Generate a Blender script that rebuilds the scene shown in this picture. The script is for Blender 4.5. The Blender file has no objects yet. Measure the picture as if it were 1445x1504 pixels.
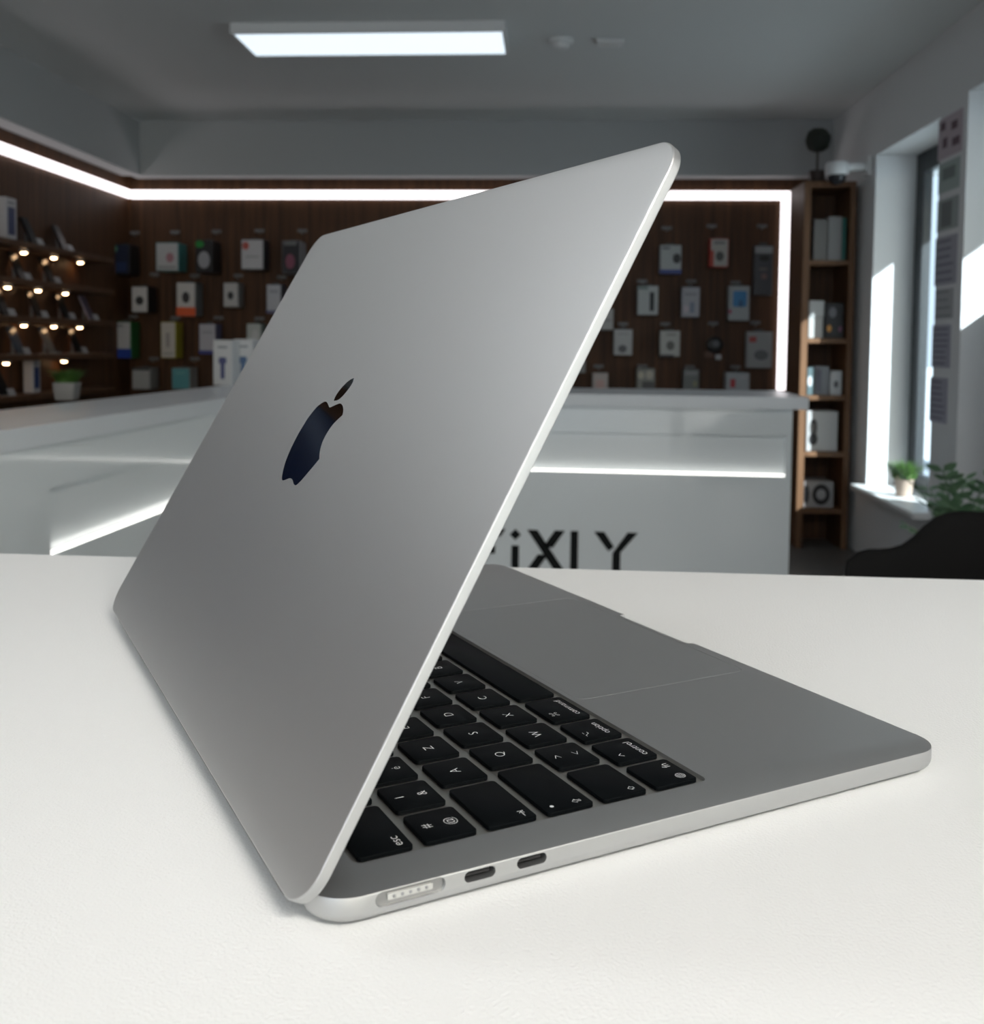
import bpy, bmesh, math, random
from mathutils import Matrix, Vector
from mathutils.geometry import tessellate_polygon
random.seed(7)
S = bpy.context.scene
COL = S.collection
R = math.radians

# ------------------------------------------------------------------ camera
W, H = 1445, 1504
FPX, PPX, PPY = 1500.8204, -12.242, -169.2385
CAMZ = 1.0860
TABLE_Z = 0.9500
DECK_Z = CAMZ - 0.128288
def rot(a, b, c):
    return Matrix.Rotation(a, 3, 'Z') @ Matrix.Rotation(b, 3, 'X') @ Matrix.Rotation(c, 3, 'Z')
CAM_YAW = R(6.0)
CR = rot(CAM_YAW, R(86.99967), R(0.6101))
CP = Vector((0, 0, CAMZ))
cd = bpy.data.cameras.new('camera')
cam = bpy.data.objects.new('camera', cd); COL.objects.link(cam)
cam.matrix_world = Matrix.Translation(CP) @ CR.to_4x4()
cd.sensor_fit = 'HORIZONTAL'; cd.sensor_width = 36.0
cd.lens = FPX / W * 36.0
cd.shift_x = -PPX / W
cd.shift_y = PPY / W
cd.clip_start = 0.01; cd.clip_end = 200
cd.dof.use_dof = True; cd.dof.focus_distance = 0.34; cd.dof.aperture_fstop = 24
S.camera = cam

def ray(px, py):
    return CR @ Vector(((px - W/2 - PPX) / FPX, -(py - H/2 - PPY) / FPX, -1.0))
def onz(px, py, z):
    d = ray(px, py); return CP + d * ((z - CAMZ) / d.z)

# ------------------------------------------------------------------ view, world, sun
S.view_settings.view_transform = 'Standard'
S.view_settings.look = 'None'
S.view_settings.exposure = 0.0
S.view_settings.gamma = 1.0
S.view_settings.use_curve_mapping = False
S.cycles.use_denoising = True
S.cycles.max_bounces = 8
S.cycles.diffuse_bounces = 5
S.cycles.glossy_bounces = 4
S.cycles.sample_clamp_indirect = 4.0
S.cycles.caustics_reflective = True
S.cycles.blur_glossy = 0.6
S.cycles.caustics_refractive = False

SKY_STRENGTH = 1.35
WARM_STRENGTH = 2.6
wd = bpy.data.worlds.new('world'); S.world = wd; wd.use_nodes = True
nt = wd.node_tree; nt.nodes.clear()
wo = nt.nodes.new('ShaderNodeOutputWorld'); bg = nt.nodes.new('ShaderNodeBackground')
tc = nt.nodes.new('ShaderNodeTexCoord')
dp = nt.nodes.new('ShaderNodeVectorMath'); dp.operation = 'DOT_PRODUCT'
dp.inputs[1].default_value = Vector((0.60, -0.78, 0.17)).normalized()
mr = nt.nodes.new('ShaderNodeMapRange'); mr.interpolation_type = 'SMOOTHSTEP'
mr.inputs['From Min'].default_value = 0.70; mr.inputs['From Max'].default_value = 0.98
mx = nt.nodes.new('ShaderNodeMix'); mx.data_type = 'RGBA'
mx.inputs['A'].default_value = (0.74*SKY_STRENGTH, 0.89*SKY_STRENGTH, 1.04*SKY_STRENGTH, 1)
mx.inputs['B'].default_value = (1.0*WARM_STRENGTH, 0.92*WARM_STRENGTH, 0.76*WARM_STRENGTH, 1)
nt.links.new(tc.outputs['Generated'], dp.inputs[0])
nt.links.new(dp.outputs['Value'], mr.inputs['Value'])
nt.links.new(mr.outputs['Result'], mx.inputs['Factor'])
nt.links.new(mx.outputs['Result'], bg.inputs['Color'])
nt.links.new(bg.outputs['Background'], wo.inputs['Surface'])

sl = bpy.data.lights.new('sun', 'SUN'); sl.energy = 16.0; sl.angle = R(0.6); sl.color = (0.93, 0.98, 1.0)
sun = bpy.data.objects.new('sun', sl); COL.objects.link(sun)
SUN_DIR = Vector((-0.80, 0.72, -0.576)).normalized()
sun.rotation_euler = SUN_DIR.to_track_quat('-Z', 'Y').to_euler()
sun.location = (6, -3, 6)

PANEL_POWER = 1.1
LID_FILL, REAR_LEFT, REAR_RIGHT = 7.2, 16.0, 52.0  # emission of the three panels added out of view
STRIP_POWER = 2.2

# ------------------------------------------------------------------ materials
MATS = {}
def mat(name, col=(.8,.8,.8), rough=.5, metal=0., spec=.5, emit=0., coat=0., ecol=None):
    m = bpy.data.materials.new(name); m.use_nodes = True
    b = m.node_tree.nodes['Principled BSDF']
    b.inputs['Base Color'].default_value = (*col, 1)
    b.inputs['Roughness'].default_value = rough
    b.inputs['Metallic'].default_value = metal
    b.inputs['Specular IOR Level'].default_value = spec
    b.inputs['Coat Weight'].default_value = coat
    if emit:
        b.inputs['Emission Color'].default_value = (*(ecol or col), 1)
        b.inputs['Emission Strength'].default_value = emit
    MATS[name] = m
    return m
def noise_bump(m, scale, strength, dist=.001, detail=3., coord='Object', stretch=(1,1,1)):
    n = m.node_tree; b = n.nodes['Principled BSDF']
    t = n.nodes.new('ShaderNodeTexCoord'); mp = n.nodes.new('ShaderNodeMapping'); mp.inputs['Scale'].default_value = stretch
    ns = n.nodes.new('ShaderNodeTexNoise'); ns.inputs['Scale'].default_value = scale; ns.inputs['Detail'].default_value = detail
    bp = n.nodes.new('ShaderNodeBump'); bp.inputs['Strength'].default_value = strength; bp.inputs['Distance'].default_value = dist
    n.links.new(t.outputs[coord], mp.inputs[0]); n.links.new(mp.outputs[0], ns.inputs['Vector'])
    n.links.new(ns.outputs['Fac'], bp.inputs['Height']); n.links.new(bp.outputs[0], b.inputs['Normal'])
def noise_color(m, c0, c1, scale, stretch=(1,1,1), detail=4., lo=.3, hi=.7, distort=0.):
    n = m.node_tree; b = n.nodes['Principled BSDF']
    t = n.nodes.new('ShaderNodeTexCoord'); mp = n.nodes.new('ShaderNodeMapping'); mp.inputs['Scale'].default_value = stretch
    ns = n.nodes.new('ShaderNodeTexNoise'); ns.inputs['Scale'].default_value = scale; ns.inputs['Detail'].default_value = detail
    ns.inputs['Distortion'].default_value = distort
    cr = n.nodes.new('ShaderNodeValToRGB'); cr.color_ramp.elements[0].position = lo; cr.color_ramp.elements[1].position = hi
    cr.color_ramp.elements[0].color = (*c0, 1); cr.color_ramp.elements[1].color = (*c1, 1)
    n.links.new(t.outputs['Object'], mp.inputs[0]); n.links.new(mp.outputs[0], ns.inputs['Vector'])
    n.links.new(ns.outputs['Fac'], cr.inputs[0]); n.links.new(cr.outputs[0], b.inputs['Base Color'])
    return m

M_alu = mat('anodised_aluminium', (.648,.648,.645), .45, 1.0); noise_bump(M_alu, 9000, .03, .00002)
M_well = mat('keyboard_well_metal', (.60,.59,.56), .45, 1.0)
M_rim = mat('port_rim_metal', (.33,.33,.325), .4, 1.0)
M_key = mat('key_black_plastic', (.0024,.0032,.0038), .40, 0, .07); noise_bump(M_key, 6000, .05, .00002)
M_legend = mat('key_legend_white', (.78,.79,.80), .5)
M_mirror = mat('polished_emblem', (.42,.45,.52), .045, 1.0)
M_screen = mat('display_glass', (.004,.004,.005), .12, 0, .5)
M_rubber = mat('dark_rubber', (.012,.012,.012), .7)
M_portdark = mat('port_cavity', (.03,.03,.028), .4, .4)
M_table = mat('white_laminate', (.80,.80,.79), .42, 0, .4)
noise_bump(M_table, 1080, .85, .00034, 2.5)
M_metalleg = mat('white_metal', (.75,.75,.74), .4)
M_ceil = mat('ceiling_paint', (.72,.735,.73), .9, 0, .2); noise_bump(M_ceil, 120, .08, .002)
M_wall = mat('wall_paint', (.76,.77,.775), .85, 0, .2); noise_bump(M_wall, 160, .08, .002)
M_bulk = mat('bulkhead_paint', (.42,.43,.43), .85, 0, .2); noise_bump(M_bulk, 160, .08, .002)
M_floor = mat('floor_tile', (.14,.135,.13), .4); noise_color(M_floor, (.11,.105,.10), (.17,.165,.16), 3)
M_wood = mat('walnut_cladding', (.06,.03,.015), .55, 0, .3)
noise_color(M_wood, (.040,.0165,.0062), (.110,.047,.0185), 5, (9, 9, .35), 6, .3, .75, .5)
M_ledge = mat('walnut_ledge', (.09,.045,.022), .5, 0, .3)
noise_color(M_ledge, (.07,.033,.016), (.12,.062,.032), 5, (1, 3, 9), 5)
M_oak = mat('oak_shelf', (.30,.17,.09), .5, 0, .3)
noise_color(M_oak, (.105,.050,.023), (.170,.088,.044), 5, (9, 9, .5), 5)
M_gloss = mat('white_gloss_panel', (.84,.88,.885), .10, 0, .5, 0, .6); MATS['white_gloss_panel'].node_tree.nodes['Principled BSDF'].inputs['Coat Roughness'].default_value = .04
M_slab = mat('counter_slab_white', (.77,.80,.82), .28, 0, .5)
M_letter = mat('black_lettering', (.006,.007,.007), .5, 0, .15)
M_panel = mat('panel_diffuser', (.86,.94,1.0), .5, 0, .3, PANEL_POWER, 0, (.78,.90,1.0))
M_fill_lid = mat('added_lid_fill', (.9,.95,1.0), .5, 0, .3, LID_FILL, 0, (.95,.98,1.0))  # this and the next two: diffusers of the added fill panels
M_fill_rl = mat('added_rear_fill', (.95,.95,.95), .5, 0, .3, REAR_LEFT, 0, (.92,.97,1.0))
M_fill_rr = mat('added_warm_fill', (.95,.93,.9), .5, 0, .3, REAR_RIGHT, 0, (1.0,.955,.89))
M_strip = mat('strip_diffuser', (1,.97,.98), .5, 0, .3, STRIP_POWER, 0, (1,.93,.95))
M_niche = mat('niche_strip_diffuser', (1,.98,.95), .5, 0, .3, 1.8, 0, (1,.97,.93))
M_spot = mat('spot_lens', (1,.9,.75), .4, 0, .3, 26.0, 0, (1,.62,.33))
M_whiteplastic = mat('white_plastic', (.72,.73,.73), .4)
M_blackplastic = mat('black_plastic', (.010,.010,.011), .4)
M_darkframe = mat('anthracite_window_frame', (.022,.027,.032), .45)
M_fabric = mat('black_upholstery', (.012,.0115,.011), .85, 0, .2); noise_bump(M_fabric, 500, .4, .001)
M_leaf = mat('leaf_green', (.05,.12,.05), .45); noise_color(M_leaf, (.07,.17,.085), (.20,.32,.19), 14)
M_grass = mat('bright_grass', (.05,.13,.02), .5); noise_color(M_grass, (.03,.09,.012), (.09,.19,.035), 30)
M_darkleaf = mat('dark_topiary', (.012,.016,.010), .7)
M_terra = mat('beige_pot', (.40,.31,.25), .7)
M_stonepot = mat('grey_white_pot', (.24,.235,.225), .6)
M_soil = mat('soil', (.02,.014,.01), .9)
M_hookmetal = mat('hook_metal', (.35,.35,.36), .3, 1.0)
M_tag = mat('price_tag_paper', (.17,.165,.165), .6)
M_concrete = mat('facade_render', (.55,.58,.60), .9)
gm = bpy.data.materials.new('window_glass'); gm.use_nodes = True; gn = gm.node_tree; gn.nodes.clear()
go = gn.nodes.new('ShaderNodeOutputMaterial'); gt = gn.nodes.new('ShaderNodeBsdfTransparent'); gg = gn.nodes.new('ShaderNodeBsdfGlossy')
gg.inputs['Roughness'].default_value = .02; gt.inputs['Color'].default_value = (.93,.97,.98,1)
gx = gn.nodes.new('ShaderNodeMixShader')
gx.inputs[0].default_value = .07; gn.links.new(gt.outputs[0], gx.inputs[1]); gn.links.new(gg.outputs[0], gx.inputs[2]); gn.links.new(gx.outputs[0], go.inputs[0])
M_glass = gm
_cc = {}
def cmat(c, rough=.45):
    k = tuple(round(v, 3) for v in c) + (rough,)
    if k not in _cc: _cc[k] = mat('card_%02d' % len(_cc), c, rough, 0, .4)
    return _cc[k]

# ------------------------------------------------------------------ helpers
def finish(bm, name, m, parent=None, smooth=None, matrix=None, recalc=True):
    if recalc: bmesh.ops.recalc_face_normals(bm, faces=bm.faces[:])
    me = bpy.data.meshes.new(name); bm.to_mesh(me); bm.free()
    for x in (m if isinstance(m, (list, tuple)) else [m]): me.materials.append(x)
    if smooth is not None:
        me.shade_smooth(); me.set_sharp_from_angle(angle=R(smooth))
    o = bpy.data.objects.new(name, me); COL.objects.link(o)
    if parent is not None: o.parent = parent
    if matrix is not None: o.matrix_local = matrix
    return o
def thing(name, label, cat, loc=(0,0,0), rz=0., group=None):
    o = bpy.data.objects.new(name, None); COL.objects.link(o)
    o.empty_display_size = .05
    o.location = loc; o.rotation_euler = (0, 0, rz)
    tag(o, label, cat, group); return o
def tag(o, label, cat, group=None):
    o['label'] = label; o['category'] = cat
    if group: o['group'] = group
    return o
def struct(o, label=None, cat=None):
    o['kind'] = 'structure'
    if label: o['label'] = label
    if cat: o['category'] = cat
    return o
def box(bm, x0, x1, y0, y1, z0, z1, M=None, mi=0, bev=0., seg=2):
    vs = [Vector((x, y, z)) for x in (x0, x1) for y in (y0, y1) for z in (z0, z1)]
    if M is not None: vs = [M @ v for v in vs]
    b = [bm.verts.new(v) for v in vs]
    fs = [bm.faces.new([b[i] for i in f]) for f in ((0,1,3,2),(4,6,7,5),(0,4,5,1),(2,3,7,6),(0,2,6,4),(1,5,7,3))]
    for f in fs: f.material_index = mi
    if bev > 0:
        es = list({e for f in fs for e in f.edges})
        bmesh.ops.bevel(bm, geom=es, offset=bev, segments=seg, affect='EDGES', profile=.5)
    return fs
def cyl(bm, p0, p1, r0, r1=None, n=20, cap=True):
    p0, p1 = Vector(p0), Vector(p1); r1 = r0 if r1 is None else r1
    ax = (p1 - p0).normalized(); a = ax.orthogonal().normalized(); b = ax.cross(a)
    A = [bm.verts.new(p0 + (a*math.cos(2*math.pi*i/n) + b*math.sin(2*math.pi*i/n))*r0) for i in range(n)]
    B = [bm.verts.new(p1 + (a*math.cos(2*math.pi*i/n) + b*math.sin(2*math.pi*i/n))*r1) for i in range(n)]
    for i in range(n): bm.faces.new((A[i], A[(i+1) % n], B[(i+1) % n], B[i]))
    if cap: bm.faces.new(A[::-1]); bm.faces.new(B)
def lathe(bm, c, prof, n=28):
    c = Vector(c); rings = []
    for r, z in prof:
        if r < 1e-6: rings.append([bm.verts.new(c + Vector((0, 0, z)))])
        else: rings.append([bm.verts.new(c + Vector((r*math.cos(2*math.pi*i/n), r*math.sin(2*math.pi*i/n), z))) for i in range(n)])
    for A, B in zip(rings, rings[1:]):
        for i in range(n):
            j = (i+1) % n
            if len(A) == 1 and len(B) == 1: continue
            if len(A) == 1: bm.faces.new((A[0], B[j], B[i]))
            elif len(B) == 1: bm.faces.new((A[i], A[j], B[0]))
            else: bm.faces.new((A[i], A[j], B[j], B[i]))
    for e in (rings[0], rings[-1]):
        if len(e) > 2: bm.faces.new(e)
def rrect(x0, x1, y0, y1, r, n=8):
    pts = []
    for cx, cy, a0 in ((x1-r, y1-r, 0), (x0+r, y1-r, 90), (x0+r, y0+r, 180), (x1-r, y0+r, 270)):
        for i in range(n+1):
            a = R(a0 + 90*i/n); pts.append((cx + r*math.cos(a), cy + r*math.sin(a)))
    return pts
def loft(bm, rings, cap0=True, cap1=True):
    V = [[bm.verts.new(p) for p in r] for r in rings]; n = len(V[0])
    for A, B in zip(V, V[1:]):
        for i in range(n): bm.faces.new((A[i], A[(i+1) % n], B[(i+1) % n], B[i]))
    if cap0: bm.faces.new(V[0][::-1])
    if cap1: bm.faces.new(V[-1])
    return V
def prism(bm, pts, z0, z1, M=None):
    """extrude a 2-D polygon (any shape) from z0 to z1"""
    A = [Vector((x, y, z0)) for x, y in pts]; B = [Vector((x, y, z1)) for x, y in pts]
    if M is not None: A = [M @ v for v in A]; B = [M @ v for v in B]
    va = [bm.verts.new(v) for v in A]; vb = [bm.verts.new(v) for v in B]; n = len(pts)
    for i in range(n): bm.faces.new((va[i], va[(i+1) % n], vb[(i+1) % n], vb[i]))
    for t in tessellate_polygon([[Vector((x, y, 0)) for x, y in pts]]):
        bm.faces.new([vb[i] for i in t]); bm.faces.new([va[i] for i in t][::-1])
def bar2(bm, p, q, w, z0, z1, M=None):
    """straight stroke of width w between two 2-D points"""
    p, q = Vector(p), Vector(q); d = (q-p).normalized(); s = Vector((-d.y, d.x))*w/2; e = d*w*.4
    prism(bm, [tuple(v) for v in (p-e-s, q+e-s, q+e+s, p-e+s)], z0, z1, M)
class Frame:
    """a vertical wall: u runs along it, d points into the room"""
    def __init__(s, O, u, n): s.O, s.u, s.n = Vector((O.x, O.y, 0)), Vector((u.x, u.y, 0)).normalized(), Vector((n.x, n.y, 0)).normalized()
    def p(s, u, d, z): return s.O + s.u*u + s.n*d + Vector((0, 0, z))
    def hit(s, px, py, d=0.):
        r = ray(px, py); o = s.O + s.n*d
        t = ((o - CP).dot(s.n)) / r.dot(s.n); q = CP + r*t
        return (q - s.O).dot(s.u), q.z
    def M(s, u=0., d=0., z=0.):
        """local axes: x along u, y out of the wall into the room, z up"""
        m = Matrix.Identity(4); m.col[0][:3] = s.u; m.col[1][:3] = s.n; m.col[2][:3] = (0, 0, 1)
        m.translation = s.p(u, d, z); return m
def fbox(bm, F, u0, u1, d0, d1, z0, z1, mi=0, bev=0.):
    return box(bm, u0, u1, d0, d1, z0, z1, F.M(), mi, bev)
def fthing(F, name, label, cat, u, d, z, group=None):
    o = bpy.data.objects.new(name, None); COL.objects.link(o); o.empty_display_size = .05
    o.matrix_world = F.M(u, d, z); tag(o, label, cat, group); return o

# ------------------------------------------------------------------ room shell
CE = 2.416
BA, BB = onz(205, 178, CE), onz(1225, 175, CE)
BL, BR = onz(0, 65, CE), onz(1445, 0, CE)
t = (BB - BA).normalized(); nb = Vector((t.y, -t.x, 0))
tl = (BL - BA).normalized(); nl = Vector((-tl.y, tl.x, 0))
tr = (BR - BB).normalized(); nr = Vector((tr.y, -tr.x, 0))
PROT = .12
def isect(p, d, q, e):
    k = ((q.x-p.x)*e.y - (q.y-p.y)*e.x) / (d.x*e.y - d.y*e.x); return p + d*k
cornerL = isect(BA - nb*PROT, t, BA - nl*PROT, tl)
FB = Frame(cornerL, t, nb)                 # back wood wall
FL = Frame(cornerL, tl, nl)                # left wood wall
FR = Frame(BB, tr, nr)                     # right plaster wall
backlen = (BB - cornerL).dot(t)
LW, RW = 9.2, 9.2                          # how far the side walls run towards the shop front
bm = bmesh.new(); fbox(bm, FB, -.3, backlen + .26, -.15, 0, 0, CE); struct(finish(bm, 'wall_back', M_wood))
bm = bmesh.new(); fbox(bm, FL, -.3, LW, -.15, 0, 0, CE); struct(finish(bm, 'wall_left', M_wood))
bm = bmesh.new(); box(bm, -4.5, 3.29, -4.0, 8.0, -.1, 0); struct(finish(bm, 'floor', M_floor))
bm = bmesh.new(); box(bm, -4.5, 1.80, -3.2, 8.0, CE, CE+.12); struct(finish(bm, 'ceiling', M_ceil))
zb = FB.hit(450, 258, PROT)[1]
bm = bmesh.new(); fbox(bm, FB, PROT*.5, backlen+.02, 0.002, PROT, zb, CE - .001); struct(finish(bm, 'trim_1', M_bulk))
bm = bmesh.new(); fbox(bm, FL, PROT*.98, LW, 0.002, PROT, zb, CE - .001); struct(finish(bm, 'trim_2', M_bulk))

bm = bmesh.new(); fbox(bm, FL, 2.75, 4.9, .001, .03, .9, 1.945, 0, .004); struct(finish(bm, 'reflection_board', mat('reflected_navy_board', (.008,.017,.055), .15, 0, .5)))  # unseen board added so the emblem mirrors dark navy
bm = bmesh.new()
prism(bm, [(3.10, 1.944), (3.17, 1.944), (3.335, 1.60), (3.27, 1.60)], .0305, .034, FL.M() @ Matrix(((1,0,0,0),(0,0,1,0),(0,1,0,0),(0,0,0,1))))
struct(finish(bm, 'reflection_stripe', mat('reflected_pale_stripe', (.55,.62,.68), .4)))  # added stripe, mirrored as a pale streak in the emblem
# right wall with two openings
uw0 = FR.hit(1277, 560)[0]; uw1 = FR.hit(1369, 560)[0]; uv0 = FR.hit(1408, 560)[0]; uv1 = uv0 + .62
sill_z = FR.hit(1277, 722)[1]; lint_z = FR.hit(1290, 226)[1]
TH = .26
bm = bmesh.new()
fbox(bm, FR, -.6, uw0, -TH, 0, 0, CE)
fbox(bm, FR, uw1, uv0, -TH, 0, 0, CE)
US0, US1 = 6.8, 9.1                        # unseen shop window, added beside and behind the camera to let light in
fbox(bm, FR, uv1, US0, -TH, 0, 0, CE); fbox(bm, FR, US1, RW, -TH, 0, 0, CE)
fbox(bm, FR, US0, US1, -TH, 0, 0, .30); fbox(bm, FR, US0, US1, -TH, 0, 2.15, CE)
fbox(bm, FR, uw0, uw1, -TH, 0, 0, sill_z); fbox(bm, FR, uv0, uv1, -TH, 0, 0, .25)
fbox(bm, FR, uw0, uw1, -TH, 0, lint_z, CE); fbox(bm, FR, uv0, uv1, -TH, 0, lint_z + .04, CE)
struct(finish(bm, 'wall_right', M_wall))
def window(name, u0, u1, z0, z1, transom=None):
    root = bpy.data.objects.new(name, None); COL.objects.link(root); struct(root)
    root.matrix_world = FR.M()
    f = bmesh.new(); w = .10; d0, d1 = -TH + .01, -TH + .06
    for a in ((u0, u0+w, z0, z1), (u1-w, u1, z0, z1), (u0+w, u1-w, z0, z0+w), (u0+w, u1-w, z1-w, z1)):
        box(f, a[0], a[1], d0, d1, a[2], a[3], None, 0, .006)
    if transom: box(f, u0+w, u1-w, d0, d1, transom-.04, transom+.04, None, 0, .006)
    finish(f, 'window_frame', M_darkframe, root)
    g = bmesh.new(); box(g, u0+w, u1-w, -TH+.036, -TH+.044, z0+w, z1-w); finish(g, 'pane', M_glass, root)
    if transom:
        g = bmesh.new(); box(g, u0+w, u1-w, -TH+.020, -TH+.062, z0+w, transom-.04); finish(g, 'sun_stop_panel', M_whiteplastic, root)  # opaque part added to stop the sun below the transom
    return root
w1 = window('window_1', uw0, uw1, sill_z, lint_z)
g = bmesh.new(); box(g, uw0-.03, uw1+.03, -TH+.0605, .075, sill_z-.002, sill_z+.028, None, 0, .006); finish(g, 'window_sill', M_whiteplastic, w1)
window('window_2', uv0, uv1, .25, lint_z + .04, FR.hit(1412, 440, -.1)[1] - .02)
window('added_window', US0, US1, .30, 2.15)  # added opening out of view, lights the table and laptop side
bm = bmesh.new(); box(bm, 3.3, 40, -30, 60, -.12, -.02); o_ = struct(finish(bm, 'trim_3', M_concrete))
# unseen canopy over the windows, sized to cut off high sun; pavement beyond
bm = bmesh.new(); fbox(bm, FR, uw0-.8, RW, -TH-.60, -TH-.002, lint_z+.02, lint_z+.10)
tag(finish(bm, 'canopy', M_concrete), 'pale canopy slab over the windows outside the right wall', 'canopy')

# ------------------------------------------------------------------ ceiling fittings and light strip
def ceil_light(loc, sx, sy, rz, label, md=None):
    o = thing('ceiling_light', label, 'ceiling light', loc, rz, 'ceiling panel lights')
    b = bmesh.new()
    for a in ((-sx/2, sx/2, -sy/2, -sy/2+.012), (-sx/2, sx/2, sy/2-.012, sy/2), (-sx/2, -sx/2+.012, -sy/2+.012, sy/2-.012), (sx/2-.012, sx/2, -sy/2+.012, sy/2-.012)):
        box(b, a[0], a[1], a[2], a[3], -.045, -.001)
    finish(b, 'frame', M_whiteplastic, o)
    b = bmesh.new(); box(b, -sx/2+.012, sx/2-.012, -sy/2+.012, sy/2-.012, -.040, -.028); finish(b, 'diffuser', md or M_panel, o)
    return o
c0, c1 = onz(370, 84, CE-.045), onz(746, 81, CE-.045); c2, c3 = onz(341, 49, CE-.045), onz(742, 46, CE-.045)
cc = (c0+c1+c2+c3)/4; sx = ((c1-c0).length + (c3-c2).length)/2; sy = ((c2-c0).length + (c3-c1).length)/2
ang = math.atan2((c1-c0).y, (c1-c0).x)
ceil_light((cc.x, cc.y, CE), sx, sy, ang, 'long white glowing panel light on the grey ceiling')
q = onz(823, 58, CE)
for md, lx, ly, lab in ((M_fill_lid, -1.62, .62, 'added unseen panel light brightening the laptop lid from above left'), (M_fill_rl, -.95, -1.8, 'added unseen panel light filling the table from behind left'), (M_fill_rr, .95, -.95, 'added unseen warm panel light filling the table from behind right')):  # unseen panels added to light the lid and the table
    ceil_light((lx, ly, CE), sx, sy, ang, lab, md)
o = thing('smoke_detector', 'small round white smoke detector on the ceiling', 'smoke detector', (q.x, q.y, CE))
b = bmesh.new(); lathe(b, (0,0,0), [(.055,-.001),(.055,-.012),(.048,-.020)]); finish(b, 'base', M_whiteplastic, o, 30)
b = bmesh.new(); lathe(b, (0,0,0), [(.036,-.021),(.034,-.036),(.02,-.042),(0,-.043)]); finish(b, 'sensor_cap', M_whiteplastic, o, 30)
q = onz(895, 59, CE)
o = thing('ceiling_speaker', 'flat white rectangular fitting on the ceiling beside the smoke detector', 'ceiling fitting', (q.x, q.y, CE), ang)
b = bmesh.new(); box(b, -.06, .06, -.035, .035, -.020, -.001, None, 0, .005); finish(b, 'housing', M_whiteplastic, o)
b = bmesh.new()
for i in range(5): box(b, -.045, .045, -.026+i*.012, -.020+i*.012, -.023, -.0205)
finish(b, 'grille', M_whiteplastic, o)

LEDD = .022
zl = FB.hit(600, 286, LEDD)[1]; hl = (FB.hit(600, 279.5, LEDD)[1] - FB.hit(600, 292, LEDD)[1])/2
ur = FB.hit(1151, 430, LEDD)[0]; zlow = FB.hit(1149, 573, LEDD)[1]
o = fthing(FB, 'light_strip', 'glowing white light strip framing the wood panelled walls', 'light strip', 0, 0, 0)
inv = o.matrix_world.inverted()
def stripbox(nm, F, u0, u1, z0, z1):
    b = bmesh.new(); box(b, u0, u1, .0025, LEDD, z0, z1, inv @ F.M(), 0, .004); finish(b, nm, M_strip, o)
stripbox('back_run', FB, LEDD, ur+hl, zl-hl, zl+hl)
stripbox('side_run', FL, LEDD, 2.45, zl-hl, zl+hl)
stripbox('drop_run', FB, ur-hl, ur+hl, zlow, zl-hl)

# ------------------------------------------------------------------ back wall: hooks, tags and packages
def hook(px, py, reach=.16):
    u, z = FB.hit(px, py, .02)
    o = fthing(FB, 'display_hook', 'metal display hook with a small white price tag on the wood wall', 'display hook', u, .002, z-.02, 'display hooks on the wood wall')
    b = bmesh.new(); cyl(b, (0,0,0), (0,reach,.0), .0028, None, 8); cyl(b, (0,reach,0), (0,reach+.008,.010), .0028, None, 8)
    finish(b, 'rod', M_hookmetal, o)
    b = bmesh.new(); box(b, -.030, .030, .018, .0205, .006, .026); finish(b, 'price_tag', M_tag, o)
for px, py in ((198,341),(257,340),(318,339),(381,338),(444,338),(227,402),(286,404),(350,404),(414,406),(196,464),(258,466),(321,466),(381,467),(226,526),(286,526),
               (979,334),(1045,331),(1119,331),(943,412),(1015,412),(1080,414),(915,475),(977,475),(1047,474),(1109,473),(879,537),(943,537),(1013,538),(1080,538)):
    hook(px, py, .05)

WHT, GRY, BLK, NVY = (.50,.50,.50), (.26,.28,.29), (.010,.010,.012), (.008,.014,.040)
def package(x0, y0, x1, y1, depth, front, side, prints, label, cat='package', name='hanging_package', gap=.05, tabc=None):
    d1 = gap + depth
    ua, za = FB.hit(x0, (y0+y1)/2, d1)[0], FB.hit((x0+x1)/2, y1, d1)[1]
    ub, zc = FB.hit(x1, (y0+y1)/2, d1)[0], FB.hit((x0+x1)/2, y0, d1)[1]
    w, h = ub-ua, zc-za
    o = fthing(FB, name, label, cat, (ua+ub)/2, gap, za, 'packages hanging on the wood wall')
    b = bmesh.new(); fs = box(b, -w/2, w/2, 0, depth, 0, h*.97)
    b.faces.ensure_lookup_table()
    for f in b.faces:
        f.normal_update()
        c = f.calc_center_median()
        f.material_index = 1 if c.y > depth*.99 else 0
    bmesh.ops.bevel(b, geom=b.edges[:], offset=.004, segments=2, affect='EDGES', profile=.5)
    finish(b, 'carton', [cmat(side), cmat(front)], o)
    b = bmesh.new()
    box(b, -w*.2, w*.2, -.001+depth*.5, depth*.5+.001, h*.96, h*1.03); finish(b, 'hang_tab', cmat((.07,.07,.07)), o)
    for kind, fx0, fy0, fx1, fy1, c in prints:      # fractions of the front, y measured downwards
        b = bmesh.new(); xa, xb = -w/2 + fx0*w, -w/2 + fx1*w; z0, z1 = h*.97*(1-fy1), h*.97*(1-fy0)
        MM = Matrix(((1,0,0,0),(0,0,1,depth),(0,1,0,0),(0,0,0,1)))
        if kind == 'r': prism(b, rrect(xa, xb, z0, z1, min(xb-xa, z1-z0)*.12, 3), .0003, .0015, MM)
        else:
            cx, cz, rx, rz_ = (xa+xb)/2, (z0+z1)/2, (xb-xa)/2, (z1-z0)/2
            prism(b, [(cx+rx*math.cos(2*math.pi*i/18), cz+rz_*math.sin(2*math.pi*i/18)) for i in range(18)], .0003, .0018, MM)
        finish(b, 'printed_picture' if kind == 'o' else 'printed_band', cmat(c), o)
    return o
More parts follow.
